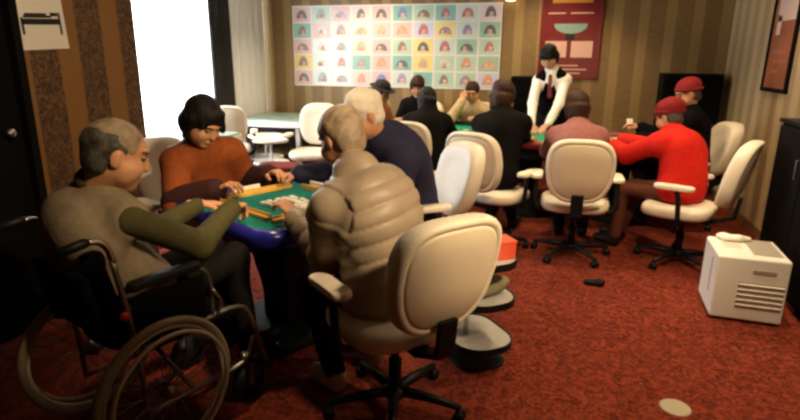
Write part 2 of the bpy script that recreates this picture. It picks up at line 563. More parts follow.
def person(label, pel, neck, head, face, hands, feet, top='black_sweater', legs='dark_trousers', hair=None, hat=None, skin='skin', width=1., thick=.012, puff=False,
           vest=None, sleeves=None, hand_n=None, curl=.7, knees=None, elbow=None, seed=1, s=.012, hs=.006, belly=1., shoe='black_plastic', roll=0., extra=None, fwd=None, tie=False, back=None, sleeve_r=1., cuff=.0, shoulder_drop=0., hsc=1., hand_d=None, arm=(.28, .25), collar=None, bulge=.028, forearm=None):
    t = thing('person', label, 'person', (pel[0], pel[1], 0))
    org = np.array([pel[0], pel[1], 0.])
    P = np.array(pel, float) - org; N = np.array(neck, float) - org; Hc = np.array(head, float) - org
    fw_ = nrm([fwd[0], fwd[1], 0]) if fwd is not None else nrm([face[0], face[1], 0])
    sd = nrm(np.cross(fw_, (0, 0, 1)))           # the person's right
    sp = nrm(N - P)
    sd = nrm(sd - sp * (sd @ sp))
    ft = np.cross(sp, sd); ft = -ft if ft @ fw_ < 0 else ft
    Q = np.stack([sd, ft, sp], 1)
    L = np.linalg.norm(N - P)
    bk = -ft
    C1 = P + (N - P) * .28 + bk * bulge * .6
    C2 = P + (N - P) * .66 + bk * bulge
    hw = .160 * width
    sh = {}
    for nm, sg in (('r', 1), ('l', -1)):
        sh[nm] = N - sp * (.085 + shoulder_drop) + sd * sg * hw + ft * .01
    HF = head_frame(face, roll)
    # limbs
    el, wr = {}, {}
    for i, nm in enumerate(('r', 'l')):
        tgt = hands[i]
        tgt = np.array(tgt, float) - org
        pole = (elbow[i] if elbow is not None else (sd * (1 if nm == 'r' else -1) * .6 + np.array([0, 0, -1.])))
        el[nm], wr[nm] = ik(sh[nm], tgt, arm[0], arm[1], pole)
    hip, kn, an, toe = {}, {}, {}, {}
    for i, nm in enumerate(('r', 'l')):
        sg = 1 if nm == 'r' else -1
        hip[nm] = P + sd * sg * .09 - sp * .02
        a = np.array(feet[i], float) - org
        kn[nm], an[nm] = ik(hip[nm], a, .42, .42, (fw_ + np.array([0, 0, .5])) if knees is None else knees)
        toe[nm] = an[nm] + fw_ * .15 + np.array([0, 0, -.035])
        an[nm] = an[nm]
    def torso(F, g, k=.06):
        F.ell(P + sp * .02, ((.165 * width + g), .125 * belly + g, .12 + g), Q, k)
        F.ell(C1 + sp * .02, ((.150 * width + g), .120 * belly + g, L * .30 + g), Q, k)
        F.ell(C2, ((.165 * width + g), .118 + g, L * .34 + g), Q, k)
        F.cone(sh['r'] - sd * .03, sh['l'] + sd * .03, .054 + g * .8, k=.05)
        for q_ in 'rl': F.cone(N - sp * .02, sh[q_], .052 + g * .7, .046 + g * .7, k=.05)
        F.cone(N - sp * .06, N + sp * .01, .075 + g, .058 + g, k=.04)
    def arms(F, g, end=1., r=1.):
        for nm in ('r', 'l'):
            F.cone(sh[nm], el[nm], (.050 + g * .8) * r, (.043 + g) * r, k=.05)
            w = el[nm] + (wr[nm] - el[nm]) * end
            F.cone(el[nm], w, (.044 + g) * r, (.032 + g) * r, k=.025)
    # --- body: trunk and limbs, head, hands in one mesh object
    parts = []
    B = Field(s)
    B.ell(P, (.14 * width, .10, .10), Q, .05)
    B.ell(C1, (.125 * width, .09, L * .28), Q, .05)
    B.ell(C2, (.14 * width, .09, L * .30), Q, .05)
    B.cone(sh['r'] - sd * .03, sh['l'] + sd * .03, .045, k=.04)
    B.cone(N - sp * .06, Hc + HF[:, 2] * -.05 - HF[:, 1] * .02, .050, .046, k=.03)
    for nm in ('r', 'l'):
        B.cone(sh[nm], el[nm], .042, .034, k=.03)
        B.cone(el[nm], wr[nm], .034, .022, k=.02)
        B.cone(hip[nm], kn[nm], .062, .045, k=.04)
        B.cone(kn[nm], an[nm], .045, .032, k=.02)
    parts.append(B.mesh())
    def hp(x, y, z): return Hc + HF @ np.array([x, y, z])
    Hd = Field(hs)
    Hd.ell(hp(0, -.012, .035), (.074, .094, .082), HF, .03)
    Hd.ell(hp(0, .022, -.040), (.060, .068, .078), HF, .03)
    Hd.ell(hp(0, .060, -.092), (.028, .022, .020), HF, .03)
    Hd.ell(hp(0, .080, .035), (.050, .014, .012), HF, .02)
    for sg in (1, -1):
        Hd.ell(hp(sg * .038, .066, -.025), (.024, .022, .022), HF, .02)
        Hd.ell(hp(sg * .031, .096, .012), (.017, .014, .010), HF, .01, cut=True)
        Hd.ell(hp(sg * .031, .076, .010), (.012, .012, .012), HF, .004)
        Hd.ell(hp(sg * .075, -.008, -.006), (.008, .018, .030), HF, .008)
    Hd.cone(hp(0, .084, .018), hp(0, .099, -.022), .009, .0145, k=.014)
    for sg in (1, -1): Hd.ell(hp(sg * .045, .035, -.045), (.026, .035, .035), HF, .03)
    Hd.ell(hp(0, .088, -.056), (.024, .010, .006), HF, .005)
    Hd.ell(hp(0, .086, -.068), (.021, .010, .007), HF, .005)
    Hd.cone(hp(0, -.022, -.05), N + sp * -.01, .048, .056, k=.03)
    def hscale(vq): return (Hc + (vq[0] - Hc) * hsc, vq[1])
    parts.append(hscale(Hd.mesh()))
    def hp0(x, y, z): return Hc + HF @ np.array([x, y, z]) * hsc
    for i, nm in enumerate(('r', 'l')):
        dvec = wr[nm] - el[nm]
        dn = nrm(dvec)
        if hand_d is not None and hand_d[i] is not None: dn = nrm(nrm(dvec) * .4 + nrm(hand_d[i]))
        nn = (0, 0, -1) if hand_n is None else hand_n[i]
        parts.append(hand_mesh(wr[nm], dn, nn, nm == 'r', curl, s=max(.0042, hs * .75), scale=1.0))
    eyes = [hp0(.031, .088, .010), hp0(-.031, .088, .010)]
    brow = [hp0(.033, .090, .034), hp0(-.033, .090, .034)]
    lips = hp0(0, .096, -.062)
    def mfn(c):
        r = np.zeros(len(c), int)
        for e in eyes:
            l = (c - e) @ HF
            r[(np.abs(l[:, 0]) < .013) & (np.abs(l[:, 2]) < .0055) & (np.abs(l[:, 1]) < .02)] = 1
        for e in brow:
            l = (c - e) @ HF
            r[(np.abs(l[:, 0]) < .018) & (np.abs(l[:, 2]) < .0045) & (np.abs(l[:, 1]) < .025)] = 2
        l = (c - lips) @ HF
        r[(np.abs(l[:, 0]) < .022) & (np.abs(l[:, 2]) < .010) & (np.abs(l[:, 1]) < .02)] = 3
        return r
    hm = {'bald_grey': 'hair_grey', 'bald_mid': 'hair_grey', None: 'hair_grey'}.get(hair if not isinstance(hair, tuple) else hair[0])
    hairkind, haircol = hair if isinstance(hair, tuple) else (None, None)
    npmesh('body', parts, [M[skin], M['eye'], M[haircol] if haircol else M['hair_grey'], M['lip']], t, mfn)
    # --- hair
    if hairkind:
        G = Field(hs)
        cut_face = dict(short=(.080, .085, .095), bald=(.085, .12, .10), bob=(.062, .075, .10), full=(.07, .08, .09), fringe=(.064, .075, .088))[hairkind]
        if hairkind == 'bald':
            G.ell(hp(0, -.018, .030), (.079, .097, .082), HF, .01)
            G.ell(hp(0, -.045, -.03), (.068, .055, .055), HF, .02)
            G.ell(hp(0, .125, -.03), (.16, .115, .16), HF, .008, cut=True)
            G.ell(hp(0, .0, .120), (.064, .150, .066), HF, .012, cut=True)
            for sg in (1, -1): G.ell(hp(sg * .08, .004, -.012), (.02, .024, .036), HF, .006, cut=True)
        elif hairkind == 'short':
            G.ell(hp(0, -.016, .042), (.084, .102, .088), HF, .01)
            G.ell(hp(0, -.045, -.025), (.072, .060, .060), HF, .02)
            G.ell(hp(0, .13, -.045), (.15, .105, .115), HF, .01, cut=True)
            for sg in (1, -1): G.ell(hp(sg * .085, .006, -.015), (.02, .024, .036), HF, .006, cut=True)
        elif hairkind == 'fringe':
            G.ell(hp(0, -.012, .046), (.086, .106, .090), HF, .01)
            G.ell(hp(0, -.050, -.025), (.074, .058, .070), HF, .02)
            for sg in (1, -1): G.ell(hp(sg * .068, .018, .0), (.020, .045, .050), HF, .02)
            G.ell(hp(0, .125, -.050), (.070, .088, .096), HF, .01, cut=True)
            for k in range(5): G.cone(hp(-.05 + .025 * k, .085, .075), hp(-.055 + .027 * k, .098, .040 - .008 * (k % 2)), .014, .006, k=.01)
        elif hairkind == 'bob':
            G.ell(hp(0, -.016, .046), (.094, .112, .092), HF, .01)
            G.ell(hp(0, -.055, -.03), (.086, .066, .085), HF, .02)
            G.cone(hp(-.082, .02, .03), hp(-.074, .050, -.09), .026, .018, k=.03)
            G.cone(hp(.080, .005, .03), hp(.076, .0, -.07), .024, .018, k=.03)
            G.ell(hp(.014, .135, -.045), (.066, .085, .112), HF, .012, cut=True)
            G.cone(hp(-.02, .07, .105), hp(-.072, .075, .0), .020, .012, k=.015)
            G.cone(hp(.01, .07, .105), hp(.068, .070, .03), .016, .010, k=.015)
        else:
            G.ell(hp(0, -.014, .044), (.086, .107, .090), HF, .01)
            G.ell(hp(0, -.050, -.02), (.074, .058, .072), HF, .02)
            for k in range(9):
                a_ = math.pi * (k / 8) + math.pi
                G.cone(hp(.066 * math.cos(a_), -.03 + .060 * math.sin(a_), -.02), hp(.064 * math.cos(a_), -.035 + .055 * math.sin(a_), -.098 + .016 * (k % 2)), .034, .012, k=.018)
            for sg in (1, -1): G.cone(hp(sg * .074, .012, .02), hp(sg * .070, .022, -.028), .020, .010, k=.02)
            G.ell(hp(0, .130, -.050), (.066, .085, .098), HF, .01, cut=True)
            for k in range(5): G.cone(hp(-.05 + .025 * k, .088, .078), hp(-.045 + .022 * k, .094, .030 - .012 * (k % 2)), .012, .004, k=.012)
        hv, hq = G.mesh()
        hv = wrinkle(wrinkle(hv, hq, .0045 if hairkind != 'bald' else .0012, seed, 48.), hq, .0014, seed + 5, 130.)
        hv, hq = hscale((hv, hq))
        npmesh('hair', [(hv, hq)], [M[haircol]], t)
        if hairkind == 'bald':
            G = Field(hs)
            G.ell(hp(0, -.014, .034), (.0765, .0955, .0845), HF, .01)
            G.ell(hp(0, .125, -.02), (.14, .085, .14), HF, .008, cut=True)
            for sg in (1, -1): G.ell(hp(sg * .09, 0, -.01), (.028, .2, .05), HF, .006, cut=True)
            G.plane(hp(0, 0, .0), HF[:, 2] * -1)
            npmesh('thin_hair', [hscale(G.mesh())], [M['hair_mid']], t)
    if hat:
        hatbuild(hat, hp, HF, hs, t, hscale)
    # --- clothes
    rs = seed
    if vest:
        F = Field(s); arms(F, thick * .8, .97 - cuff, sleeve_r); F.cone(sh['r'] - sd * .03, sh['l'] + sd * .03, (.038 if tie else .050) + thick, k=.04); F.cone(N - sp * .05, N + sp * .022, .060 if tie else .072, .056 if tie else .060, k=.03)
        if vest == 'vest' : F.ell(C2 - sp * .05, (.15 * width, .11, L * .3), Q, .05)
        else: torso(F, .004)
        v, q = F.mesh(); v = wrinkle(v, q, .0035, rs)
        npmesh('shirt', [(v, q)], [M[sleeves]], t)
        F = Field(s); 
        g = thick + .008
        F.ell(P + sp * .05, ((.160 * width + g), .122 * belly + g, .10 + g), Q, .06)
        F.ell(C1 + sp * .02, ((.150 * width + g), .120 * belly + g, L * .30 + g), Q, .06)
        F.ell(C2, ((.163 * width + g), .116 + g, L * .34 + g), Q, .06)
        for nm, sg in (('r', 1), ('l', -1)):
            F.cone(sh[nm] - sd * sg * .020, N - sp * .030 + sd * sg * .04, .066 + g * .6, .060 + g * .5, k=.04)
            F.ell(sh[nm] + sd * sg * (.085 if not tie else .078) - sp * .05 + ft * .02, (.058, .120, .16), Q, .02, cut=True)
        if tie:
            F.ell(N + ft * .15 - sp * .03, (.034, .10, .16), Q, .01, cut=True)
        v, q = F.mesh(); v = wrinkle(v, q, .003, rs + 3)
        npmesh('vest', [(v, q)], [M[{'vest': 'vest'}.get(vest, vest)]], t)
        if tie:
            F = Field(.006)
            F.cone(N + ft * .085 - sp * .03, N + ft * .128 - sp * .10, .020, .018, k=.01)
            F.cone(N + ft * .128 - sp * .10, N + ft * .135 - sp * .24, .018, .028, k=.01)
            npmesh('necktie', [F.mesh()], [M['dark_red']], t)
    else:
        F = Field(s if not puff else .008)
        torso(F, thick); arms(F, thick * (1 if not puff else .85), .96 - cuff, sleeve_r)
        if puff: F.cone(N - sp * .03, N + sp * .035, .078, .072, k=.02)
        v, q = F.mesh()
        if puff:
            nn = vnormals(v, q)
            segs = [(P - sp * .1, N + sp * .1, .105, 0.)] + [(sh[k], el[k], .078, .0) for k in 'rl'] + [(el[k], wr[k], .078, .0) for k in 'rl']
            best = np.full(len(v), 1e9); par = np.zeros(len(v))
            for j, (a, b, w, o) in enumerate(segs):
                ab = b - a; LL = np.linalg.norm(ab); u = ab / LL
                tt = np.clip((v - a) @ u, 0, LL)
                dd = np.linalg.norm(v - a - tt[:, None] * u, axis=1) - w * (1.35 if j == 0 else .85)
                base = tt + (0 if j < 3 else .28) + (.05 * (v - a) @ ft if j == 0 else 0)
                m = dd < best
                best[m] = dd[m]; par[m] = base[m]
            ph = par / puff
            v = v + nn * (.0095 * (np.abs(np.sin(math.pi * ph)) ** .55 - .55))[:, None]
            v = wrinkle(v, q, .0042, rs, 30.)
        else:
            v = wrinkle(v, q, .0035, rs)
        npmesh('jacket' if puff else 'top', [(v, q)], [M[top]], t)
    if forearm:
        for nm in ('r', 'l'):
            F = Field(s)
            F.cone(el[nm] + (sh[nm] - el[nm]) * .12, el[nm] + (wr[nm] - el[nm]) * (.95 - cuff), (.056 + thick) * sleeve_r, (.042 + thick * .8) * sleeve_r, k=.02)
            npmesh('sleeve', [F.mesh()], [M[forearm]], t)
    if collar:
        F = Field(.007); F.cone(N - sp * .02, N + sp * .03, .072, .068, k=.02)
        npmesh('collar', [F.mesh()], [M[collar]], t)
    if legs:
        F = Field(s)
        F.ell(P - sp * .01, (.172 * width, .128 * belly, .11), Q, .05)
        for nm in ('r', 'l'):
            F.cone(hip[nm], kn[nm], .082, .062, k=.05)
            F.cone(kn[nm], kn[nm] + (an[nm] - kn[nm]) * .93, .062, .050, k=.03)
        v, q = F.mesh(); v = wrinkle(v, q, .004, rs + 9)
        npmesh('trousers', [(v, q)], [M[legs]], t)
        for nm in ('r', 'l'):
            F = Field(.008)
            a = an[nm]; b = toe[nm]
            F.cone(a + np.array([0, 0, -.035]), b, .042, .038, k=.02)
            F.cone(a, a + np.array([0, 0, -.03]), .045, .042, k=.02)
            F.plane(a + np.array([0, 0, -.072]), (0, 0, -1))
            npmesh('shoe', [F.mesh()], [M[shoe]], t)
    return t

def hatbuild(kind, hp, HF, hs, t, hscale):
    if kind == 'fedora':
        F = Field(.007)
        F.ell(hp(0, -.012, .085), (.082, .100, .070), HF, .02)
        F.cone(hp(0, -.06, .168), hp(0, .05, .168), .016, .016, k=.02, cut=True)
        F.plane(hp(0, 0, .055), -HF[:, 2])
        v1 = hscale(F.mesh())
        npmesh('crown', [v1], [M['hat']], t)
        F = Field(.007); F.ell(hp(0, -.008, .058), (.140, .160, .012), HF, .01)
        npmesh('brim', [hscale(F.mesh())], [M['hat']], t)
    else:
        col = kind
        F = Field(.007)
        F.ell(hp(0, -.02, .062), (.093, .108, .085), HF, .02)
        if col == 'red': F.ell(hp(0, -.06, .06), (.09, .08, .075), HF, .03)
        F.plane(hp(0, 0, .035), -HF[:, 2] + HF[:, 1] * .25)
        v, q = hscale(F.mesh())
        npmesh('knit_hat', [(v, q)], [M['burgundy']], t)
        F = Field(.007)
        for k in range(24):
            a0, a1 = 2 * math.pi * k / 24, 2 * math.pi * (k + 1) / 24
            F.cone(hp(.086 * math.cos(a0), -.018 + .103 * math.sin(a0), .040 + .028 * math.sin(a0)), hp(.086 * math.cos(a1), -.018 + .103 * math.sin(a1), .040 + .028 * math.sin(a1)), .013, k=.006)
        npmesh('hat_band', [hscale(F.mesh())], [M['burgundy']], t)

# ------------------------------------------------------------------ camera
F_PX = 555.; PITCH = R(15.3); YAW = R(16.); ROLL = R(.5); CAMH = 1.5
cfw = V((-math.sin(YAW) * math.cos(PITCH), math.cos(YAW) * math.cos(PITCH), -math.sin(PITCH)))
r0 = V((math.cos(YAW), math.sin(YAW), 0)); u0 = r0.cross(cfw)
cr = r0 * math.cos(ROLL) + u0 * math.sin(ROLL); cu = cr.cross(cfw)
cam = bpy.data.cameras.new('camera'); cam.sensor_width = 36; cam.lens = F_PX / 800 * 36; cam.clip_start = .05
co = bpy.data.objects.new('camera', cam); COL.objects.link(co)
co.matrix_world = Matrix(((cr.x, cu.x, -cfw.x, 0), (cr.y, cu.y, -cfw.y, 0), (cr.z, cu.z, -cfw.z, CAMH), (0, 0, 0, 1)))
SC.camera = co

# ------------------------------------------------------------------ room shell
XR, YB, XL, XP, YF, HC = 1.75, 7.3, -4.2, -2.75, -1.6, 2.7
def struct(name, bm, m, parent=None, smooth=False, label=None):
    o = obj(name, bm, m, parent, smooth)
    if parent is None: o['kind'] = 'structure'
    return o
def bx(c0, c1, bev=0.):
    bm = bmesh.new()
    box(bm, [(a + b) / 2 for a, b in zip(c0, c1)], [abs(b - a) for a, b in zip(c0, c1)], bev)
    return bm
struct('floor', bx((XL - .2, YF - .1, -.1), (XR + .1, YB + .1, 0)), M['carpet'])
struct('ceiling', bx((XL - .2, YF - .1, HC), (XR + .1, YB + .1, HC + .1)), M['ceiling'])
struct('wall_back', bx((XL - .2, YB, 0), (XR + .1, YB + .1, HC)), M['wp_back'])
struct('wall_right', bx((XR, YF, 0), (XR + .1, YB, HC)), M['wp_right'])
struct('wall_front', bx((XL - .2, YF - .1, 0), (XR + .1, YF, HC)), M['wp_back'])
DY0, DY1, PY1 = 1.35, 2.345, 3.205
b = bmesh.new()
box(b, (XP - .06, (DY1 + PY1) / 2, HC / 2), (.12, PY1 - DY1, HC))
box(b, (XP - .06, (YF + DY0) / 2, HC / 2), (.12, DY0 - YF, HC))
box(b, (XP - .06, (DY0 + DY1) / 2, 2.15 + (HC - 2.15) / 2), (.12, DY1 - DY0, HC - 2.15))
struct('wall_left', b, M['wp_left'])
b = bx((XL, PY1 - .1, 0), (XP - .12, PY1, HC))
struct('wall_left_return', b, M['wp_left'])
# window wall with its opening
WY0, WY1, WZ0, WZ1 = 3.45, 7.22, .32, 2.5
b = bmesh.new()
box(b, (XL - .06, (PY1 + YB) / 2, WZ0 / 2), (.12, YB - PY1, WZ0))
box(b, (XL - .06, (PY1 + YB) / 2, (WZ1 + HC) / 2), (.12, YB - PY1, HC - WZ1))
box(b, (XL - .06, (PY1 + WY0) / 2, (WZ0 + WZ1) / 2), (.12, WY0 - PY1, WZ1 - WZ0))
box(b, (XL - .06, (WY1 + YB) / 2, (WZ0 + WZ1) / 2), (.12, YB - WY1, WZ1 - WZ0))
struct('wall_left_window', b, M['wp_left'])
b = bmesh.new()
t_ = .05
box(b, (XL - .06, (WY0 + WY1) / 2, WZ0 + t_ / 2), (.09, WY1 - WY0, t_))
box(b, (XL - .06, (WY0 + WY1) / 2, WZ1 - t_ / 2), (.09, WY1 - WY0, t_))
for y in (WY0 + t_ / 2, (WY0 + WY1) / 2, WY1 - t_ / 2):
    box(b, (XL - .06, y, (WZ0 + WZ1) / 2), (.088, t_, WZ1 - WZ0 - 2 * t_))
w1 = struct('window_1', b, M['white_frame'])
glass = bpy.data.materials.new('window_glass'); glass.use_nodes = True
nt = glass.node_tree; nt.nodes.clear()
out = nt.nodes.new('ShaderNodeOutputMaterial'); tr = nt.nodes.new('ShaderNodeBsdfTransparent'); gl = nt.nodes.new('ShaderNodeBsdfGlossy'); mx = nt.nodes.new('ShaderNodeMixShader')
gl.inputs['Roughness'].default_value = .02; mx.inputs[0].default_value = .06
nt.links.new(tr.outputs[0], mx.inputs[1]); nt.links.new(gl.outputs[0], mx.inputs[2]); nt.links.new(mx.outputs[0], out.inputs[0])
obj('pane', bx((XL - .064, WY0 + .05, WZ0 + .05), (XL - .058, WY1 - .05, WZ1 - .05)), glass, w1)
# baseboards
struct('baseboard_back', bx((XL, YB - .015, 0), (XR, YB, .08)), M['wood_trim'])
struct('baseboard_right', bx((XR - .015, 5.25, 0), (XR, YB - .015, .08)), M['wood_trim'])
struct('baseboard_left', bx((XP, DY1, 0), (XP + .015, PY1, .08)), M['wood_trim'])
# black door in the left wall with a bright knob
d1 = struct('door_1', bx((XP - .08, DY0 + .02, 0.005), (XP - .03, DY1 - .02, 2.13)), M['black_paint'])
b = bmesh.new()
box(b, (XP - .005, DY1 - .012, 1.075), (.05, .045, 2.15)); box(b, (XP - .005, DY0 + .012, 1.075), (.05, .045, 2.15)); box(b, (XP - .005, (DY0 + DY1) / 2, 2.14), (.05, DY1 - DY0, .045))
struct('door_frame', b, M['black_paint'], d1)
b = bmesh.new()
tube(b, [(XP - .03, 2.2, 1.11), (XP + .03, 2.2, 1.11)], .010); lathe(b, [(0, 0), (.02, .004), (.027, .02), (.02, .036), (0, .04)], 16)
for v in b.verts:
    if v.index < 0 and v.co.x > -1: pass
bm2 = bmesh.new()
tube(bm2, [(XP - .03, 2.2, 1.11), (XP + .012, 2.2, 1.11)], .010, 12)
tube(bm2, [(XP + .012, 2.2, 1.11), (XP + .02, 2.2, 1.11), (XP + .035, 2.2, 1.11), (XP + .045, 2.2, 1.11)], [.014, .026, .026, .012], 16)
b.free()
obj('door_knob', bm2, M['chrome'], d1, True)

# curtains on the window side
def curtain(name, y0, y1, x, folds, amp, m, label, z0=.03, z1=2.55):
    bm = bmesh.new()
    n = folds * 8
    prev = None
    for i in range(n + 1):
        u = i / n
        y = y0 + (y1 - y0) * u
        ph = 2 * math.pi * folds * u
        col = []
        for j in range(7):
            w = j / 6
            a = amp * (.75 + .35 * w)
            col.append(bm.verts.new((x + a * math.sin(ph + .4 * math.sin(3 * w)) + .4 * a * math.sin(2.3 * ph), y, z1 + (z0 - z1) * w)))
        if prev:
            for j in range(6):
                bm.faces.new((prev[j], prev[j + 1], col[j + 1], col[j]))
        prev = col
    bm2 = bm
    o = obj(name, bm2, m, None, True)
    md = o.modifiers.new('thickness', 'SOLIDIFY'); md.thickness = .004
    return tag(o, label, 'curtain')
M['charcoal_curtain'] = mat('charcoal_curtain', (.022, .020, .018), .9, noise=.2)
sheer = bpy.data.materials.new('white_sheer'); sheer.use_nodes = True
nt = sheer.node_tree; nt.nodes.clear()
out = nt.nodes.new('ShaderNodeOutputMaterial'); tl = nt.nodes.new('ShaderNodeBsdfTranslucent'); df = nt.nodes.new('ShaderNodeBsdfDiffuse'); m1 = nt.nodes.new('ShaderNodeMixShader'); tp = nt.nodes.new('ShaderNodeBsdfTransparent'); m2 = nt.nodes.new('ShaderNodeMixShader')
tl.inputs[0].default_value = (.9, .9, .9, 1); df.inputs[0].default_value = (.85, .85, .84, 1)
nz = nt.nodes.new('ShaderNodeTexNoise'); nz.inputs['Scale'].default_value = 40
m1.inputs[0].default_value = .5
mp = nt.nodes.new('ShaderNodeMapRange'); mp.inputs['To Min'].default_value = .5; mp.inputs['To Max'].default_value = .62
nt.links.new(nz.outputs['Fac'], mp.inputs['Value']); nt.links.new(mp.outputs['Result'], m2.inputs[0])
nt.links.new(df.outputs[0], m1.inputs[1]); nt.links.new(tl.outputs[0], m1.inputs[2]); nt.links.new(m1.outputs[0], m2.inputs[1]); nt.links.new(tp.outputs[0], m2.inputs[2]); nt.links.new(m2.outputs[0], out.inputs[0])
curtain('sheer_curtain', 3.5, 5.98, XL + .05, 16, .018, sheer, 'wide white sheer curtain glowing over the bright window')
curtain('dark_curtain', 5.92, 6.38, XL + .16, 6, .03, M['charcoal_curtain'], 'gathered charcoal curtain hanging at the right side of the window')
M['white_drape'] = mat('white_drape', (.82, .82, .80), .85)
curtain('white_curtain', 6.38, 7.24, XL + .12, 5, .03, M['white_drape'], 'gathered white curtain between the dark curtain and the brown back wall')

# ------------------------------------------------------------------ wall pieces
# bed sign on the left wall
t = thing('bed_sign', 'white paper sign with a black bed symbol on striped left wall', 'sign', (XP + .003, 2.50, 1.672), R(90))
t.rotation_euler = (R(90), R(-3), R(90))
obj('sheet', bx((-.152, -.142, 0), (.152, .150, .003)), M['paper'], t)
b = bmesh.new()
box(b, (-.005, .002, .0045), (.235, .030, .003)); box(b, (-.118, -.02, .0045), (.012, .085, .003)); box(b, (.118, -.008, .0045), (.012, .115, .003))
box(b, (-.02, .028, .0045), (.17, .012, .003)); box(b, (.085, .04, .0045), (.045, .018, .003)); box(b, (-.03, .040, .0045), (.13, .010, .003))
obj('bed_symbol', b, M['ink'], t)

# picture wall: a board with fifty prints
BX0, BX1, BZ0, BZ1 = -3.645, -.80, 1.118, 2.172
M['board'] = mat('pale_board', (.72, .66, .60), .3)
brd = obj('display_board', bx((BX0, YB - .012, BZ0), (BX1, YB - .001, BZ1)), M['board'])
tag(brd, 'wide pale display board covered with rows of small prints on back wall', 'board')
PC = dict(pink=(.72, .40, .40), palepink=(.74, .56, .54), mint=(.38, .56, .38), palemint=(.56, .66, .54), teal=(.12, .42, .33), white=(.78, .76, .78), lilac=(.52, .52, .74), yellow=(.80, .60, .10), green=(.24, .44, .26), glarecyan=(.62, .74, .74))
MC = dict(maroon=(.12, .02, .03), grey=(.25, .27, .28), lilac=(.34, .26, .45), dark=(.05, .04, .045), red=(.50, .08, .08), blue=(.10, .16, .45), brown=(.20, .09, .05), black=(.02, .02, .02), pale=(.62, .58, .56), mauve=(.32, .17, .22), tan=(.55, .34, .16), orange=(.70, .27, .08), purple=(.25, .16, .38), cream=(.70, .60, .46))
WN = dict(palepink='pale pink', palemint='pale mint', glarecyan='glare-washed blue', dark='dark grey')
PC = {k: tuple(v * .78 + .70 * .22 for v in c) for k, c in PC.items()}
MC = {k: tuple(v * .75 + .5 * .25 for v in c) for k, c in MC.items()}
PM = {k: mat('print_' + k, c, .24, spec=.5, noise=.05, nscale=3) for k, c in PC.items()}
MM = {k: mat('motif_' + k, c, .25, noise=.2, nscale=25, spec=.6) for k, c in MC.items()}
FACE = mat('motif_face', (.66, .44, .34), .3)
grid = ['pink/maroon mint/grey pink/lilac palepink/dark pink/black teal/blue mint/brown teal/red palemint/red palepink/black',
        'teal/brown pink/pale palepink/mauve palepink/tan pink/tan pink/orange lilac/red yellow/mauve palemint/purple green/black',
        'pink/brown white/pale white/grey palemint/tan pink/dark mint/brown yellow/dark palemint/red green/black mint/red',  # white and pale cyan cells here and below have window glare painted in
        'yellow/brown palecyan/pale white/red teal/grey pink/orange teal/dark yellow/tan mint/cream mint/orange green/orange',
        'pink/dark palecyan/grey white/grey palepink/orange pink/blue palemint/lilac teal/grey mint/brown mint/mauve lilac/orange']
rown = ['top', 'second', 'third', 'fourth', 'bottom']
coln = ['leftmost', 'second', 'third', 'fourth', 'fifth', 'sixth', 'seventh', 'eighth', 'ninth', 'rightmost']
cw, chh = (BX1 - BX0) / 10, (BZ1 - BZ0 - .02) / 5
def motif_bm(k):
    bm = bmesh.new()
    w = [.150, .135, .165, .12][k % 4]; h = [.105, .12, .085, .11][k % 4]
    n = 14
    pts = [(-w / 2, -.055)] + [(-w / 2 * math.cos(math.pi * i / n) , -.045 + h * math.sin(math.pi * i / n)) for i in range(n + 1)] + [(w / 2, -.055)]
    vs = [bm.verts.new((x, y, .0035)) for x, y in pts]; vb = [bm.verts.new((x, y, .0015)) for x, y in pts]
    bm.faces.new(list(reversed(vs))); bm.faces.new(vb)
    for i in range(len(vs)):
        j = (i + 1) % len(vs); bm.faces.new((vs[i], vs[j], vb[j], vb[i]))
    bmesh.ops.recalc_face_normals(bm, faces=bm.faces)
    return bm
def face_bm(k):
    bm = bmesh.new()
    lathe(bm, [(.026, .003), (.026, .005), (0, .005)], 14, ((.0, .012, -.02, .02)[k % 4], -.018, 0), sx=1.1)
    box(bm, ((.0, .012, -.02, .02)[k % 4], -.05, .0042), (.085, .022, .0016), mi=0)
    return bm
for ri, row in enumerate(grid):
    for ci, cell in enumerate(row.split()):
        bg, mo = cell.split('/')
        cx_ = BX0 + cw * (ci + .5); cz_ = BZ1 - .01 - chh * (ri + .5)
        lab = '%s print with %s arched figure, %s row, %s column of the display board' % (WN.get(bg, bg), WN.get(mo, mo), rown[ri], ('%s' % coln[ci]))
        t = thing('picture_print', lab, 'print', (cx_, YB - .0125, cz_), 0, 'small prints on the display board')
        t.rotation_euler = (R(90), 0, 0)
        obj('sheet', bx((-cw * .45, -chh * .45, 0), (cw * .45, chh * .45, .0012)), PM[bg], t)
        f = obj('figure', motif_bm(ri * 3 + ci), MM[mo], t)
        obj('face', face_bm(ri * 3 + ci), FACE if mo not in ('cream',) else MM['tan'], t)

# red poster on the back wall
t = thing('red_poster', 'dark red framed poster with gold heading on brown back wall', 'poster', (.02, YB - .002, 1.76))
t.rotation_euler = (R(90), 0, 0)
obj('panel', bx((-.335, -.47, 0), (.335, .52, .012)), M['poster_red'], t)
b = bmesh.new()
for c, s_ in (((0, -.475, .01), (.70, .03, .022)), ((0, .525, .01), (.70, .03, .022)), ((-.34, .025, .01), (.03, 1.03, .022)), ((.34, .025, .01), (.03, 1.03, .022))): box(b, c, s_, .004)
obj('frame', b, M['dark_red'], t)
b = bmesh.new(); box(b, (.0, .445, .0135), (.46, .11, .003)); obj('heading_band', b, M['gold'], t)
b = bmesh.new()
n = 16
pts = [(-.19, .155), (.19, .155)] + [(.19 * math.cos(a), .14 - .10 * math.sin(a)) for a in [math.pi * i / n for i in range(n + 1)]]
vs = [b.verts.new((x, y, .016)) for x, y in pts]; vb = [b.verts.new((x, y, .012)) for x, y in pts]
b.faces.new(list(reversed(vs))); b.faces.new(vb)
for i in range(len(vs)): b.faces.new((vs[i], vs[(i + 1) % len(vs)], vb[(i + 1) % len(vs)], vb[i]))
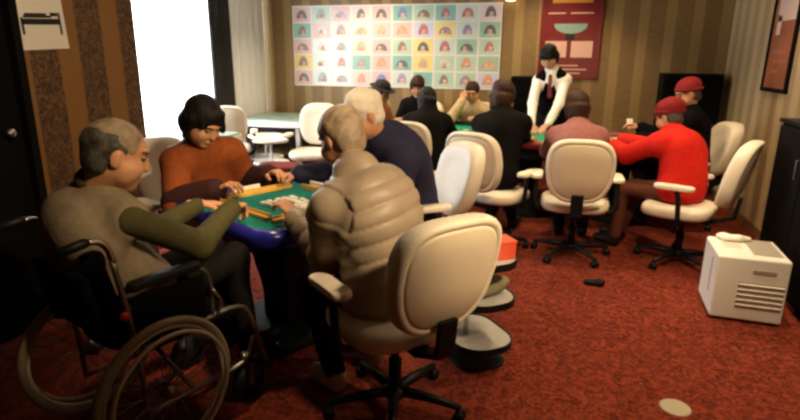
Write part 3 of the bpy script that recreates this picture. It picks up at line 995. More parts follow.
bmesh.ops.recalc_face_normals(b, faces=b.faces)
obj('table_print', b, M['teal_grey'], t)
b = bmesh.new(); box(b, (0, .01, .0135), (.10, .09, .003)); obj('pedestal_print', b, M['ink'], t)
for x in (-.155, .145):
    b = bmesh.new(); box(b, (x, -.14, .0145), (.25, .19, .004)); obj('note_sheet', b, M['pink_note'], t)
for k, (x, y, w) in enumerate(((-.17, .275, .20), (.12, .275, .26), (-.05, -.33, .34), (.02, -.375, .40), (0, -.42, .30))):
    b = bmesh.new(); box(b, (x, y, .0135), (w, .016, .003)); obj('caption_strip', b, M['pink_note'], t)

# framed picture on the right wall
t = thing('framed_picture', 'red brown picture in dark frame on the right wall', 'picture', (XR - .002, 5.60, 1.70))
t.rotation_euler = (R(90), 0, R(-90))
W2, Hh = .285, .44
obj('print', bx((-W2, -Hh, 0), (W2, Hh, .012)), M['pic_brown'], t)
b = bmesh.new()
for c, s_ in (((0, -Hh, .012), (W2 * 2 + .05, .035, .03)), ((0, Hh, .012), (W2 * 2 + .05, .035, .03)), ((-W2, 0, .012), (.035, Hh * 2, .03)), ((W2, 0, .012), (.035, Hh * 2, .03))): box(b, c, s_, .006)
obj('frame', b, M['black_paint'], t)
b = bmesh.new(); box(b, (.02, .26, .0135), (.42, .26, .003)); box(b, (-.13, .10, .0135), (.10, .16, .003)); obj('pale_area', b, M['pic_pink'], t)
b = bmesh.new(); box(b, (.0, -.12, .0135), (.30, .03, .003)); box(b, (.03, -.2, .0135), (.34, .03, .003)); box(b, (-.05, -.28, .0135), (.2, .03, .003)); obj('ornament_band', b, M['gold'] if False else mat('ornament', (.36, .13, .06), .4), t)

# wall lamp at the top of the back wall
LM = mat('lamp_glow', (.9, .7, .4), .5, emit=(1., .62, .26), estr=4.)
t = thing('wall_lamp', 'small glowing amber wall lamp beside the display board', 'lamp', (-.70, YB, 2.24))
b = bmesh.new(); box(b, (0, -.012, 0.02), (.09, .022, .16), .006); obj('back_plate', b, M['brass'], t)
b = bmesh.new(); tube(b, smoothpath([(0, -.02, .05), (0, -.07, .06), (0, -.10, .03)], 4), .008); obj('arm', b, M['brass'], t, True)
b = bmesh.new(); lathe(b, [(0, .05), (.03, .045), (.055, .015), (.065, -.03), (.055, -.06), (0, -.07)], 20, (0, -.10, 0)); obj('shade', b, LM, t, True)

# black cabinet at the right edge
t = thing('low_cabinet', 'black low cabinet against the right wall at the photo edge', 'cabinet', (1.60, 3.45, 0))
obj('carcass', bx((-.13, -1.0, .05), (.148, .98, 1.10), .006), M['black_paint'], t)
obj('plinth', bx((-.10, -.97, 0), (.14, .95, .05)), M['black_paint'], t)
obj('worktop', bx((-.15, -1.02, 1.10), (.148, 1.0, 1.125), .004), M['black_plastic'], t)
for k in range(4):
    y = -.745 + k * .49
    dd = obj('door', bx((-.148, y - .235, .07), (-.131, y + .235, 1.08), .004), M['black_paint'], t)
    b = bmesh.new(); tube(b, [(-.149, y + (.18 if k % 2 == 0 else -.18), .9), (-.16, y + (.18 if k % 2 == 0 else -.18), .9), (-.16, y + (.18 if k % 2 == 0 else -.18), .78), (-.149, y + (.18 if k % 2 == 0 else -.18), .78)], .004, 6); obj('handle', b, M['steel'], dd)

# ------------------------------------------------------------------ office chair
def make_chair(label, group):
    t = thing('office_chair', label, 'chair', (0, 0, 0), 0, group)
    # seat: soft rounded cushion
    b = bmesh.new()
    def se(a, w, h, p): 
        c, s_ = math.cos(a), math.sin(a)
        return (math.copysign(abs(c) ** p, c) * w, math.copysign(abs(s_) ** p, s_) * h)
    rings = []
    n = 40
    for (z, k) in ((.385, .80), (.39, .93), (.41, .99), (.435, 1.), (.455, .985), (.470, .93), (.478, .82), (.474, .55), (.470, .25)):
        rings.append([b.verts.new((*[q * k for q in se(2 * math.pi * i / n, .255, .245, .62)], z + (.012 * (1 if abs(i - 0) < 0 else 0)))) for i in range(n)])
    for A, B in zip(rings, rings[1:]):
        for i in range(n): b.faces.new((A[i], A[(i + 1) % n], B[(i + 1) % n], B[i])).smooth = True
    b.faces.new(list(reversed(rings[0]))); b.faces.new(rings[-1])
    for v in b.verts: v.co.y += .035; v.co.z += -.15 * max(0, (v.co.y - .16)) ** 1.2
    seat = obj('seat', b, M['cream'], t, True)
    # backrest: curved padded shield, thick rolled rim, recessed rear panel
    def bshape(i, n, k):
        a = 2 * math.pi * i / n
        x, z = se(a, .236, .240, .60)
        if z < 0: x *= 1 - .20 * (abs(z) / .240) ** 1.3
        return x * k, z * k
    def place(x, y, z):           # curve around the sitter and recline
        y2 = y + .42 * x * x
        zz = z + .735
        yy = y2 - .270 - .24 * (zz - .5) + .10 * max(0, .62 - zz)
        return (x, yy, zz)
    b = bmesh.new(); n = 48
    rings = []
    # from rear recess around the rim to the front pad
    for (k, y) in ((.84, -.040), (.88, -.050), (.93, -.052), (.97, -.045), (.995, -.028), (1.0, 0), (.985, .028), (.94, .048), (.84, .056), (.6, .050), (.3, .046)):
        rings.append([b.verts.new(place(*(lambda q: (q[0], y, q[1]))(bshape(i, n, k)))) for i in range(n)])
    for A, B in zip(rings, rings[1:]):
        for i in range(n): b.faces.new((A[i], B[i], B[(i + 1) % n], A[(i + 1) % n])).smooth = True
    b.faces.new(rings[-1]); b.faces.new(list(reversed(rings[0])))
    bmesh.ops.recalc_face_normals(b, faces=b.faces)
    br = obj('backrest', b, M['cream'], t, True)
    b = bmesh.new()
    rings = []
    for (k, y) in ((.85, -.030), (.85, -.046), (.80, -.052), (.45, -.058), (.2, -.060)):
        rings.append([b.verts.new(place(*(lambda q: (q[0], y, q[1]))(bshape(i, n, k)))) for i in range(n)])
    for A, B in zip(rings, rings[1:]):
        for i in range(n): b.faces.new((A[i], A[(i + 1) % n], B[(i + 1) % n], B[i])).smooth = True
    b.faces.new(rings[-1])
    bmesh.ops.recalc_face_normals(b, faces=b.faces)
    obj('rear_panel', b, M['cream_shell'], br, True)
    # bracket, mechanism
    b = bmesh.new()
    pts = [(0, -.02, .365), (0, -.20, .365), (0, -.335, .42), (0, -.352, .56)]
    for a, c in zip(pts, pts[1:]):
        a, c = V(a), V(c); mid = (a + c) / 2; d = (c - a)
        box(b, mid, (.085, d.length + .02, .022), .004, rot=Matrix.Rotation(math.atan2(d.z, d.y), 3, 'X'))
    obj('back_bracket', b, M['black_plastic'], t)
    b = bmesh.new(); box(b, (0, .03, .372), (.26, .24, .03), .008); tube(b, [(.10, .03, .36), (.22, .05, .355), (.27, .06, .355)], .006, 8); obj('tilt_mechanism', b, M['black_plastic'], t)
    for sx in (-1, 1):
        b = bmesh.new()
        tube(b, smoothpath([(sx * .10, -.02, .372), (sx * .24, -.03, .375), (sx * .295, -.03, .42), (sx * .30, -.02, .54), (sx * .295, 0, .625)], 5), [.018] * 21, 10)
        obj('arm_support', b, M['black_plastic'], t, True)
        b = bmesh.new()
        slab(b, [(x + sx * .295, y + .02) for x, y in rrect(.085, .27, .04, 6)], .622, .655, .014)
        obj('arm_pad', b, M['cream'], t, True)
    b = bmesh.new(); tube(b, [(0, 0, .09), (0, 0, .24)], .028, 14); tube(b, [(0, 0, .24), (0, 0, .365)], .017, 14); obj('gas_column', b, M['black_plastic'], t, True)
    b = bmesh.new()
    lathe(b, [(0, .065), (.05, .065), (.055, .08), (.045, .105), (0, .11)], 20)
    for k in range(5):
        a = R(72 * k + 18)
        tube(b, [(.03 * math.cos(a), .03 * math.sin(a), .088), (.17 * math.cos(a), .17 * math.sin(a), .083), (.30 * math.cos(a), .30 * math.sin(a), .067)], [.026, .020, .014], 8)
    obj('star_base', b, M['black_plastic'], t, True)
    for k in range(5):
        a = R(72 * k + 18)
        c = V((.295 * math.cos(a), .295 * math.sin(a), .026)); tg = V((-math.sin(a), math.cos(a), 0))
        b = bmesh.new()
        for sg in (-1, 1):
            tube(b, [c + tg * sg * .008, c + tg * sg * .022], .026, 14)
        box(b, c + V((0, 0, .022)), (.03, .03, .02), .004)
        obj('caster', b, M['black_plastic'], t, True)
    return t

chair_specs = [
    ((-.61, 2.07), 50, 'cream office chair the man in grey quilted jacket sits on, nearest the camera'),
    ((-.87, 3.36), 128, 'cream office chair under the white-haired man in navy, behind the grey jacket'),
    ((-2.27, 2.98), -112, 'pale office chair behind the woman in rust-brown top at the window side'),
    ((-.49, 4.48), -24, 'cream office chair of the person in black sweater, second row'),
    ((.15, 4.38), 1, 'cream office chair seen squarely from behind, under the person in mauve'),
    ((.94, 4.46), 66, 'cream office chair turned sideways under the person in red, by the right wall'),
    ((1.10, 5.56), 100, 'cream office chair by the right back corner under the person in burgundy hat'),
    ((-3.80, 5.80), 30, 'empty pale office chair beside the dark curtain at the window'),
    ((-2.72, 5.84), 190, 'empty pale office chair partly hidden behind the head of the man in grey quilted jacket'),
    ((-2.10, 6.05), -105, 'pale office chair under the person in black brimmed hat'),
    ((-1.28, 5.05), -5, 'pale office chair under the black-clothed person with back turned'),
]
proto = make_chair(chair_specs[0][2], 'cream office chairs')
for i, ((x, y), a, lab) in enumerate(chair_specs):
    o = proto if i == 0 else copy_tree(proto)
    o.location = (x, y, 0); o.rotation_euler = (0, 0, R(a)); o['label'] = lab

# ------------------------------------------------------------------ mahjong table in front
TC = V((-1.43, 2.68, 0)); E1 = V((-.90, .43, 0)).normalized(); E2 = V((.43, .90, 0)).normalized()
TA = math.atan2(-E1.y, -E1.x)          # local x axis = -E1, local y = E2
t = thing('mahjong_table', 'square table with teal felt and shiny blue padded rim, in front', 'table', TC, TA)
b = bmesh.new(); slab(b, rrect(.80, .80, .10, 6), .690, .722); obj('felt_top', b, M['felt'], t)
b = bmesh.new()
prof = [(.0, .652), (.035, .640), (.052, .665), (.055, .700), (.045, .728), (.018, .738), (.0, .728), (-.004, .700)]
out_ = rrect(.80, .80, .11, 8); rings = []
for (o_, z) in prof:
    rings.append([b.verts.new((x * (1 + o_ / .4), y * (1 + o_ / .4), z)) for x, y in out_])
n = len(out_)
for A, B in zip(rings, rings[1:] + rings[:1]):
    for i in range(n): b.faces.new((A[i], A[(i + 1) % n], B[(i + 1) % n], B[i])).smooth = True
bmesh.ops.recalc_face_normals(b, faces=b.faces)
obj('padded_rim', b, M['blue_vinyl'], t, True)
b = bmesh.new(); slab(b, rrect(.62, .62, .10, 6), .54, .66); obj('machine_body', b, M['black_plastic'], t)
b = bmesh.new(); box(b, (0, 0, .27), (.22, .22, .46), .02); box(b, (0, 0, .025), (.62, .62, .05), .02); obj('pedestal', b, M['black_plastic'], t)
for k in range(4):
    a = k * math.pi / 2
    b = bmesh.new(); box(b, (.0, -.415, .731), (.20, .03, .012), .003, rot=None)
    bmesh.ops.rotate(b, cent=(0, 0, 0), matrix=Matrix.Rotation(a, 3, 'Z'), verts=b.verts)
    obj('drawer_strip', b, M['blue_vinyl'], t)
def tl(x, y, z=0):                      # local table coordinates to world
    return TC + (-E1) * x + E2 * y + V((0, 0, z))
# tile racks: long wooden rests, one per side
rk = bmesh.new(); box(rk, (0, 0, .011), (.46, .032, .022), .004); box(rk, (0, .011, .027), (.46, .010, .014), .003)
rack = obj('tile_rack', rk, M['yellow_wood'])
racks = [(.0, -.27, 0, 'yellow wooden tile rack nearest the man in wheelchair'), (.285, -.06, 90, 'yellow wooden tile rack by the hand of the man in grey jacket'), (-.285, .03, 90, 'yellow wooden tile rack in front of the woman in rust-brown'), (.03, .29, 180, 'yellow wooden tile rack at the far side by the white-haired man')]
for i, (x, y, a, lab) in enumerate(racks):
    o = rack if i == 0 else rack.copy()
    if i: COL.objects.link(o)
    p = tl(x, y, .7225); o.location = p; o.rotation_euler = (0, 0, TA + R(a)); tag(o, lab, 'rack', 'wooden tile racks')
# tiles
def tile_mesh():
    b = bmesh.new(); box(b, (0, 0, .008), (.026, .034, .016), .003, mi=0)
    return b
tile0 = obj('mahjong_tile', tile_mesh(), M['ivory'])
tag(tile0, 'small ivory mahjong tile', 'tile')
made = [0]
def tile(p, rz, rx=0., lab='', grp=''):
    o = tile0 if made[0] == 0 else tile0.copy()
    if made[0]: COL.objects.link(o)
    made[0] += 1
    o.location = p; o.rotation_euler = (rx, 0, rz); tag(o, lab, 'tile', grp)
rs = random.Random(3)
cells = [(i, j) for i in range(7) for j in range(5)]
for (i, j) in cells:
    if rs.random() < .12: continue
    tile(tl(-.06 + .042 * i + rs.uniform(-.006, .006), -.10 + .047 * j + rs.uniform(-.006, .006), .7225), TA + rs.uniform(-.9, .9), 0, 'ivory tile lying in the loose spread at the middle of the teal felt', 'tiles spread on the felt')
for k in range(9):
    tile(tl(-.15 + .027 * k, .325, .757), TA, R(90), 'ivory tile standing in the row by the far rack of the front table', 'tiles standing by the far rack')
for k in range(7):
    tile(tl(-.325, -.12 + .027 * k, .757), TA + R(90), R(90), 'ivory tile standing in the row facing the woman in rust-brown', 'tiles standing before the woman')
for k in range(4):
    tile(tl(-.20 + .04 * k, -.335, .7225), TA + rs.uniform(-.3, .3), 0, 'ivory tile lying between rack and blue rim, before the man in wheelchair', 'tiles before the man in wheelchair')

# ------------------------------------------------------------------ side tables
def tier_table(label, loc, rz, tiers, w, d, top=None):
    t = thing('side_table', label, 'side table', loc, rz)
    b = bmesh.new(); tube(b, [(-.05, 0, .02), (-.05, 0, tiers[-1] + .0)], .012, 12); obj('pole', b, M['chrome'], t, True)
    b = bmesh.new(); slab(b, rrect(w * .9, d * .8, .1, 8), 0, .02, .008); obj('foot_plate', b, M['black_plastic'], t)
    for z in tiers:
        b = bmesh.new(); slab(b, rrect(w, d, min(w, d) * .42, 10), z - .015, z, .006); tr_ = obj('tray', b, M['grey_tray'], t)
        b = bmesh.new()
        o_ = rrect(w, d, min(w, d) * .42, 10)
        rings = [[b.verts.new((x * k, y * k, zz)) for x, y in o_] for (k, zz) in ((1.0, z - .028), (1.03, z - .028), (1.03, z + .006), (1.0, z + .006))]
        for A, B in zip(rings, rings[1:] + rings[:1]):
            for i in range(len(o_)): b.faces.new((A[i], A[(i + 1) % len(o_)], B[(i + 1) % len(o_)], B[i]))
        bmesh.ops.recalc_face_normals(b, faces=b.faces)
        obj('tray_rim', b, M['black_plastic'], tr_)
    return t
ST = V((-.345, 2.61, 0))
tier_table('three-tier side table with grey trays behind the nearest cream chair', ST, R(40), (.14, .37, .57), .30, .40)
b = bmesh.new()
F = Field(.01)
F.ell((0, 0, .035), (.10, .07, .045), None, .02); F.ell((.05, .01, .05), (.08, .05, .03), None, .03); F.ell((-.05, -.02, .03), (.06, .07, .035), None, .03); F.plane((0, 0, .004), (0, 0, -1))
v_, q_ = F.mesh(); v_ = wrinkle(v_, q_, .006, 4, 40.)
b.free()
o = npmesh('cloth_pouch', [(v_, q_)], [M['olive_cloth']], None); o.location = ST + V((.05, -.02, .372)); o.rotation_euler = (0, 0, .5)
tag(o, 'crumpled olive cloth pouch lying on the middle tray of the side table', 'pouch')
t = thing('red_box', 'bright orange-red box standing on the top tray beside the cream chair', 'box', ST + V((.095, -.03, .572)), R(35))
obj('carton', bx((-.075, -.055, 0), (.075, .055, .085), .003), M['orange_box'], t)
obj('lid', bx((-.077, -.057, .075), (.077, .057, .092), .003), M['orange_box'], t)

# ------------------------------------------------------------------ wheelchair
WA = math.atan2(.95, .31) - math.pi / 2
WC = V((-1.605, 1.615, 0))
t = thing('wheelchair', 'black folding wheelchair with grey rimmed wheels, left foreground', 'wheelchair', WC, WA)
def wpart(name, fn, m, parent=t, sm=True):
    b = bmesh.new(); fn(b); return obj(name, b, m, parent, sm)
RW = .282; HZ = .284
for sx in (1, -1):
    x = sx * .275
    c = (x, 0, HZ)
    w = wpart('wheel', lambda b: tube(b, arc(c, RW - .012, 0, 2 * math.pi * 47 / 48, 47, (0, 1, 0), (0, 0, 1)), .0165, 10, closed=True), M['rubber'])
    wpart('rim', lambda b: tube(b, arc(c, RW - .034, 0, 2 * math.pi * 47 / 48, 47, (0, 1, 0), (0, 0, 1)), .009, 8, closed=True), M['rim'], w)
    wpart('hub', lambda b: tube(b, [(x - .03, 0, HZ), (x - .012, 0, HZ), (x + .012, 0, HZ), (x + .03, 0, HZ)], [.022, .03, .03, .022], 14), M['steel'], w)
    wpart('handrim', lambda b: tube(b, arc((x + sx * .045, 0, HZ), RW - .045, 0, 2 * math.pi * 47 / 48, 47, (0, 1, 0), (0, 0, 1)), .008, 8, closed=True), M['rim'], w)
    def spokes(b):
        for k in range(28):
            a = 2 * math.pi * k / 28
            a2 = a + (.5 if k % 2 else -.5)
            hx = x + (.018 if k % 2 else -.018)
            tube(b, [(hx, .025 * math.cos(a2), HZ + .025 * math.sin(a2)), (x, (RW - .036) * math.cos(a), HZ + (RW - .036) * math.sin(a))], .0016, 5)
    wpart('spokes', spokes, M['steel'], w)
    # side frame
    def side(b):
        fx = sx * .225
        tube(b, smoothpath([(fx, -.12, .84), (fx, -.085, .60), (fx, -.065, .36), (fx, -.06, .20)], 5), .011, 10)
        tube(b, smoothpath([(fx, -.07, .46), (fx, .20, .47), (fx, .36, .47), (fx, .44, .42), (fx, .50, .22), (fx, .53, .14)], 5), .011, 10)
        tube(b, smoothpath([(fx, -.06, .20), (fx, .2, .19), (fx, .40, .20), (fx, .46, .30)], 5), .011, 10)
        tube(b, smoothpath([(fx, -.09, .68), (fx, .10, .70), (fx, .22, .69), (fx, .26, .62), (fx, .26, .47)], 5), .010, 10)
        tube(b, [(fx, 0, HZ), (sx * .262, 0, HZ)], .014, 10)
        tube(b, [(fx, -.06, .30), (fx, .08, .30)], .012, 8)
    wpart('side_frame', side, M['steel'])
    wpart('side_panel', lambda b: box(b, (sx * .228, .08, .575), (.006, .30, .19), .002), M['black_cloth'], sm=False)
    wpart('armrest_pad', lambda b: slab(b, [(px + sx * .228, py + .07) for px, py in rrect(.055, .30, .025, 5)], .70, .728, .010), M['black_plastic'])
    def handle(b):
        fx = sx * .225
        tube(b, smoothpath([(fx, -.115, .82), (fx, -.128, .875), (fx, -.155, .905), (fx, -.19, .912)], 5), .012, 10)
    h = wpart('push_handle', handle, M['chrome'])
    wpart('grip', lambda b: tube(b, [(sx * .225, -.185, .912), (sx * .225, -.20, .912), (sx * .225, -.285, .90)], [.013, .017, .016], 12), M['black_plastic'], h)
    wpart('brake_lever', lambda b: tube(b, smoothpath([(sx * .235, .27, .47), (sx * .25, .29, .53), (sx * .25, .25, .60)], 4), .007, 8), M['chrome'])
    cw_ = wpart('front_caster', lambda b: tube(b, [(sx * .225 - .012, .42, .085), (sx * .225 + .012, .42, .085)], .085, 20), M['black_plastic'])
    wpart('caster_fork', lambda b: (box(b, (sx * .225 - .02, .42, .13), (.006, .03, .11)), box(b, (sx * .225 + .02, .42, .13), (.006, .03, .11)), tube(b, [(sx * .225, .40, .18), (sx * .225, .40, .24)], .012, 8)), M['steel'], cw_, sm=False)
    wpart('footplate', lambda b: box(b, (sx * .12, .58, .125), (.16, .15, .014), .004, rot=Matrix.Rotation(R(12), 3, 'X')), M['black_plastic'], sm=False)
def sling(b):
    n = 8
    prev = None
    for i in range(n + 1):
        u = -1 + 2 * i / n
        col = [b.verts.new((u * .215, -.055 - .022 * j + -.05 * (1 - u * u), .44 + .40 * j / 4)) for j in range(5)]
        if prev:
            for j in range(4): b.faces.new((prev[j], prev[j + 1], col[j + 1], col[j]))
        prev = col
    ret = bmesh.ops.solidify(b, geom=list(b.faces), thickness=.012)
wpart('back_sling', sling, M['black_cloth'])
wpart('back_pocket', lambda b: (box(b, (0, -.175, .66), (.36, .035, .24), .014, rot=Matrix.Rotation(R(10), 3, 'X'))), M['black_cloth'])
wpart('seat_sling', lambda b: box(b, (0, .17, .445), (.43, .44, .035), .012), M['black_cloth'])
def cross(b):
    tube(b, [(-.22, .12, .44), (.22, .14, .20)], .010, 8); tube(b, [(.22, .16, .44), (-.22, .18, .20)], .010, 8)
wpart('cross_brace', cross, M['steel'])
wpart('red_reflector', lambda b: tube(b, [(.232, -.105, .62), (.244, -.108, .62)], .016, 12), mat('red_reflector', (.5, .01, .01), .25))
def wl(x, y, z):
    c, s_ = math.cos(WA), math.sin(WA)
    return (WC.x + x * c - y * s_, WC.y + x * s_ + y * c, z)

# ------------------------------------------------------------------ people
# man in wheelchair: taupe vest over olive sleeves
person('elderly man with thinning hair in taupe vest and olive sleeves, sitting in a wheelchair', wl(-.03, .08, .57), wl(-.02, -.02, 1.03), (-1.535, 1.625, 1.155), (.66, .74, -.36),
       [(-1.425, 2.17, .83), (-1.67, 2.26, .80)], [wl(.11, .52, .22), wl(-.11, .52, .22)], vest='vest', sleeves='olive', hair=('bald', 'hair_grey'), fwd=(.42, .91), width=1.24, belly=1.2,
       hs=.005, s=.010, seed=3, curl=.9, hand_d=[(-.25, .9, -.25), (.5, .8, -.25)], elbow=[(.35, -.3, -1.), (-.4, -.3, -1)], bulge=.085, thick=.012, sleeve_r=1.02, arm=(.355, .335), hsc=1.08, cuff=.03)
# woman in rust top
person('dark-haired woman in loose rust-brown top, looking down at the front table', (-2.14, 2.93, .53), (-2.01, 2.80, 1.01), (-1.945, 2.72, 1.14), (.86, -.22, -.62),
       [(-1.80, 2.58, .79), (-1.70, 3.00, .80)], [(-1.78, 2.62, .08), (-1.66, 2.88, .08)], top='rust', hair=('bob', 'hair_black'), fwd=(.86, -.50),
       hs=.005, s=.010, seed=8, forearm='darkrust', thick=.026, width=1.08, bulge=.04, curl=.8, sleeve_r=1.12, hsc=1.1)
# man in quilted jacket
person('elderly man in grey-taupe quilted jacket seen from behind, seated on the nearest cream chair', (-.66, 2.11, .545), (-.79, 2.10, 1.035), (-.895, 2.205, 1.165), (-.84, .42, -.46),
       [(-1.30, 2.86, .80), (-1.14, 2.21, .80)], [(-.80, 2.36, .085), (-.90, 2.10, .085)], top='puffer', puff=.070, hair=('short', 'hair_mid'), fwd=(-.88, .47),
       hs=.005, seed=12, thick=.030, width=1.12, bulge=.065, curl=.7, legs='dark_trousers', shoe='tan_shoe', elbow=[(.3, .6, -.9), (.75, -.25, -1.)], arm=(.31, .28), belly=1.1, hsc=1.06, cuff=.03)
# man in navy
person('white-haired man in navy top leaning over the front table', (-.87, 3.34, .54), (-.965, 2.93, 1.07), (-1.02, 2.825, 1.205), (-.66, -.62, -.42),
       [(-1.54, 3.08, .80), (-1.06, 2.80, .80)], [(-1.15, 3.12, .08), (-1.0, 3.02, .08)], top='navy', hair=('short', 'hair_white'), fwd=(-.62, -.78),
       hs=.005, s=.010, seed=17, thick=.026, width=1.14, bulge=.08, curl=.8, elbow=[(-.5, .6, -.8), (1., .2, -.5)], hsc=1.1, arm=(.31, .28))
# ------------------------------------------------------------------ back tables
def oval(a, b_, n=48, p=.75):
    out = []
    for i in range(n):
        q = 2 * math.pi * i / n
        c, s_ = math.cos(q), math.sin(q)
        out.append((math.copysign(abs(c) ** p, c) * a, math.copysign(abs(s_) ** p, s_) * b_))
    return out
def casino_table(name, label, loc, rz, a, b_, felt, rail):
    t = thing(name, label, 'table', loc, rz)
    b = bmesh.new(); slab(b, oval(a - .06, b_ - .06), .70, .745); f = obj('felt_top', b, M[felt], t)
    b = bmesh.new()
    tube(b, [(x, y, .745) for x, y in oval(a - .045, b_ - .045)], .045, 10, closed=True); obj('padded_rail', b, M[rail], t, True)
    b = bmesh.new(); slab(b, oval(a - .10, b_ - .10), .60, .70); obj('apron', b, M['black_paint'], t)
    for sx in (-1, 1):
        b = bmesh.new(); lathe(b, [(.26, 0), (.26, .03), (.10, .06), (.08, .3), (.12, .60), (0, .60)], 20, (sx * a * .52, 0, 0)); obj('pedestal', b, M['black_paint'], t, True)
    return t, f
GT = V((-1.28, 6.10, 0)); CT = V((.16, 5.64, 0))
casino_table('card_table', 'green-felt oval card table at left below the display board', GT, 0, .64, .50, 'green_felt', 'black_plastic')
ct, cf = casino_table('card_table', 'long oval card table with dark red padded rail where the dealer stands', CT, 0, .80, .54, 'green_felt', 'dark_red')
b = bmesh.new(); slab(b, [(x + .33, y) for x, y in rrect(.66, .70, .14, 6)], .7455, .748); obj('red_layout', b, M['red_felt'], cf)
# chips and cards
chipm = [mat('chip_' + k, c, .4) for k, c in (('red', (.5, .04, .03)), ('green', (.05, .35, .12)), ('yellow', (.7, .5, .1)))]
chip0 = None
def chip(p, mi, lab):
    b = bmesh.new(); lathe(b, [(0, 0), (.019, 0), (.02, .002), (.02, .012), (.019, .014), (0, .014)], 16)
    o = obj('chip_stack', b, chipm[mi], None, True); o.location = p
    o['label'] = lab; o['category'] = 'chips'; o['group'] = 'stacks of chips on the card tables'
for k, (x, y, mi, lab) in enumerate([(-.34, 5.33, 0, 'red chip by the arm of the person in black sweater'), (-.25, 5.42, 1, 'green chip left of the standing dealer hands'), (-.19, 5.33, 2, 'yellow chip near the person in mauve'),
                                     (-.30, 5.50, 2, 'yellow chip at the left end of the long card table'), (-.12, 5.46, 0, 'red chip in front of the dealer hands')]):
    chip((x, y, .746), mi, lab)
def card(p, rz, lab, rx=0., ry=0.):
    b = bmesh.new(); box(b, (0, 0, .0006), (.063, .088, .0012)); o = obj('playing_card', b, M['ivory']); o.location = p; o.rotation_euler = (rx, ry, rz)
    o['label'] = lab; o['category'] = 'card'
card((.55, 5.45, .749), .4, 'white playing card lying on the red layout by the person in red')
card((-1.25, 5.92, .747), -.3, 'white playing card lying on the green felt of the left card table')
card((-.98, 6.05, .747), .8, 'white playing card lying near the resting person in beige')

# mahjong tables with pale green tops in the back left corner
def bg_table(label, loc, rz, s=1.):
    t = thing('mahjong_table', label, 'table', loc, rz)
    b = bmesh.new(); slab(b, rrect(.95, .95, .08, 6), .72, .745, .008); obj('green_top', b, M['glass_green'], t)
    b = bmesh.new()
    for (c, s_) in (((0, -.46, .69), (.94, .05, .07)), ((0, .46, .69), (.94, .05, .07)), ((-.46, 0, .69), (.05, .87, .07)), ((.46, 0, .69), (.05, .87, .07))): box(b, c, s_, .01)
    obj('white_apron', b, M['white_plastic'], t)
    b = bmesh.new(); box(b, (0, 0, .60), (.74, .74, .12), .01); obj('machine_body', b, M['black_plastic'], t)
    for sx in (-1, 1):
        for sy in (-1, 1):
            b = bmesh.new(); box(b, (sx * .38, sy * .38, .33), (.06, .06, .66), .008); obj('leg', b, M['white_plastic'], t)
    b = bmesh.new(); box(b, (0, 0, .30), (.70, .70, .025), .006); obj('lower_shelf', b, M['brown_board'], t)
    return t
bg_table('pale green topped mahjong table in the back left corner below the window end', (-3.54, 6.70, 0), R(2))
bg_table('pale green topped mahjong table by the window behind the woman in rust-brown', (-3.62, 4.60, 0), R(4))
bg_table('pale green topped mahjong table along the back wall, left of the board', (-2.48, 6.78, 0), R(-1))
def round_stand(label, loc):
    t = thing('side_table', label, 'side table', loc)
    b = bmesh.new(); tube(b, [(0, 0, .02), (0, 0, .58)], .016, 12); obj('pole', b, M['white_plastic'], t, True)
    for z in (.32, .58):
        b = bmesh.new(); lathe(b, [(0, z - .02), (.20, z - .02), (.21, z), (.205, z + .012), (.19, z), (0, z)], 28); obj('tray', b, M['white_plastic'], t, True)
    b = bmesh.new(); lathe(b, [(.17, 0), (.17, .015), (.03, .03), (0, .03)], 24); obj('foot', b, M['white_plastic'], t, True)
    return t
round_stand('white round two-tier side table before the corner mahjong table', (-3.20, 5.72, 0))
round_stand('white round two-tier side table between the pale table and window chair', (-3.44, 6.03, 0))
M['red_bag'] = cloth('plum_red_cloth', (.16, .025, .022))
t = thing('stool', 'low dark red upholstered stool on the carpet behind the front table', 'stool', (-2.78, 5.10, 0), .3)
b = bmesh.new(); slab(b, rrect(.42, .36, .08, 6), .34, .43, .03); obj('seat_pad', b, M['red_bag'], t, True)
for sx in (-1, 1):
    for sy in (-1, 1):
        b = bmesh.new(); tube(b, [(sx * .16, sy * .13, .34), (sx * .18, sy * .15, 0)], .012, 8); obj('leg', b, M['white_plastic'], t, True)

# ------------------------------------------------------------------ people at the back
person('dealer with black hair standing in white shirt, black vest and dark red tie', (-.10, 6.56, .93), (-.14, 6.40, 1.385), (-.18, 6.30, 1.53), (-.22, -.78, -.72),
       [(-.30, 6.03, .82), (-.14, 5.98, .81)], [(-.25, 6.55, .085), (.06, 6.57, .085)], vest='black_cloth', sleeves='white_shirt', hair=('full', 'hair_black'), fwd=(-.15, -.98),
       skin='skin2', seed=21, tie=True, curl=.8, width=.92, thick=.010, elbow=[(-.5, .4, -.2), (.5, .4, -.2)], arm=(.31, .29), shoulder_drop=.02, hand_d=[(.4, -.8, -.3), (-.5, -.6, -.3)], knees=(0, -1, .1), hs=.0055, s=.011)
person('person in black sweater with brown hair, back turned, left of the dealer', (-.50, 4.56, .545), (-.48, 4.78, 1.05), (-.49, 4.86, 1.19), (.25, .93, -.30),
       [(-.50, 5.27, .80), (-.24, 5.22, .80)], [(-.58, 4.98, .08), (-.36, 4.98, .08)], top='black_sweater', hair=('full', 'hair_brown'), fwd=(.25, .97), seed=24, thick=.03, width=1.15, hsc=1.1, hs=.0065, s=.013)
person('person in mauve top with brown hair, back turned, before the dealer', (.15, 4.46, .545), (.13, 4.70, .985), (.115, 4.80, 1.115), (-.05, .9, -.42),
       [(.26, 5.12, .80), (-.02, 5.12, .80)], [(.25, 4.92, .08), (.05, 4.92, .08)], top='mauve', hair=('full', 'hair_brown'), fwd=(-.05, 1), seed=27, thick=.022, width=1.05, hsc=1.08, hs=.0065, s=.013)
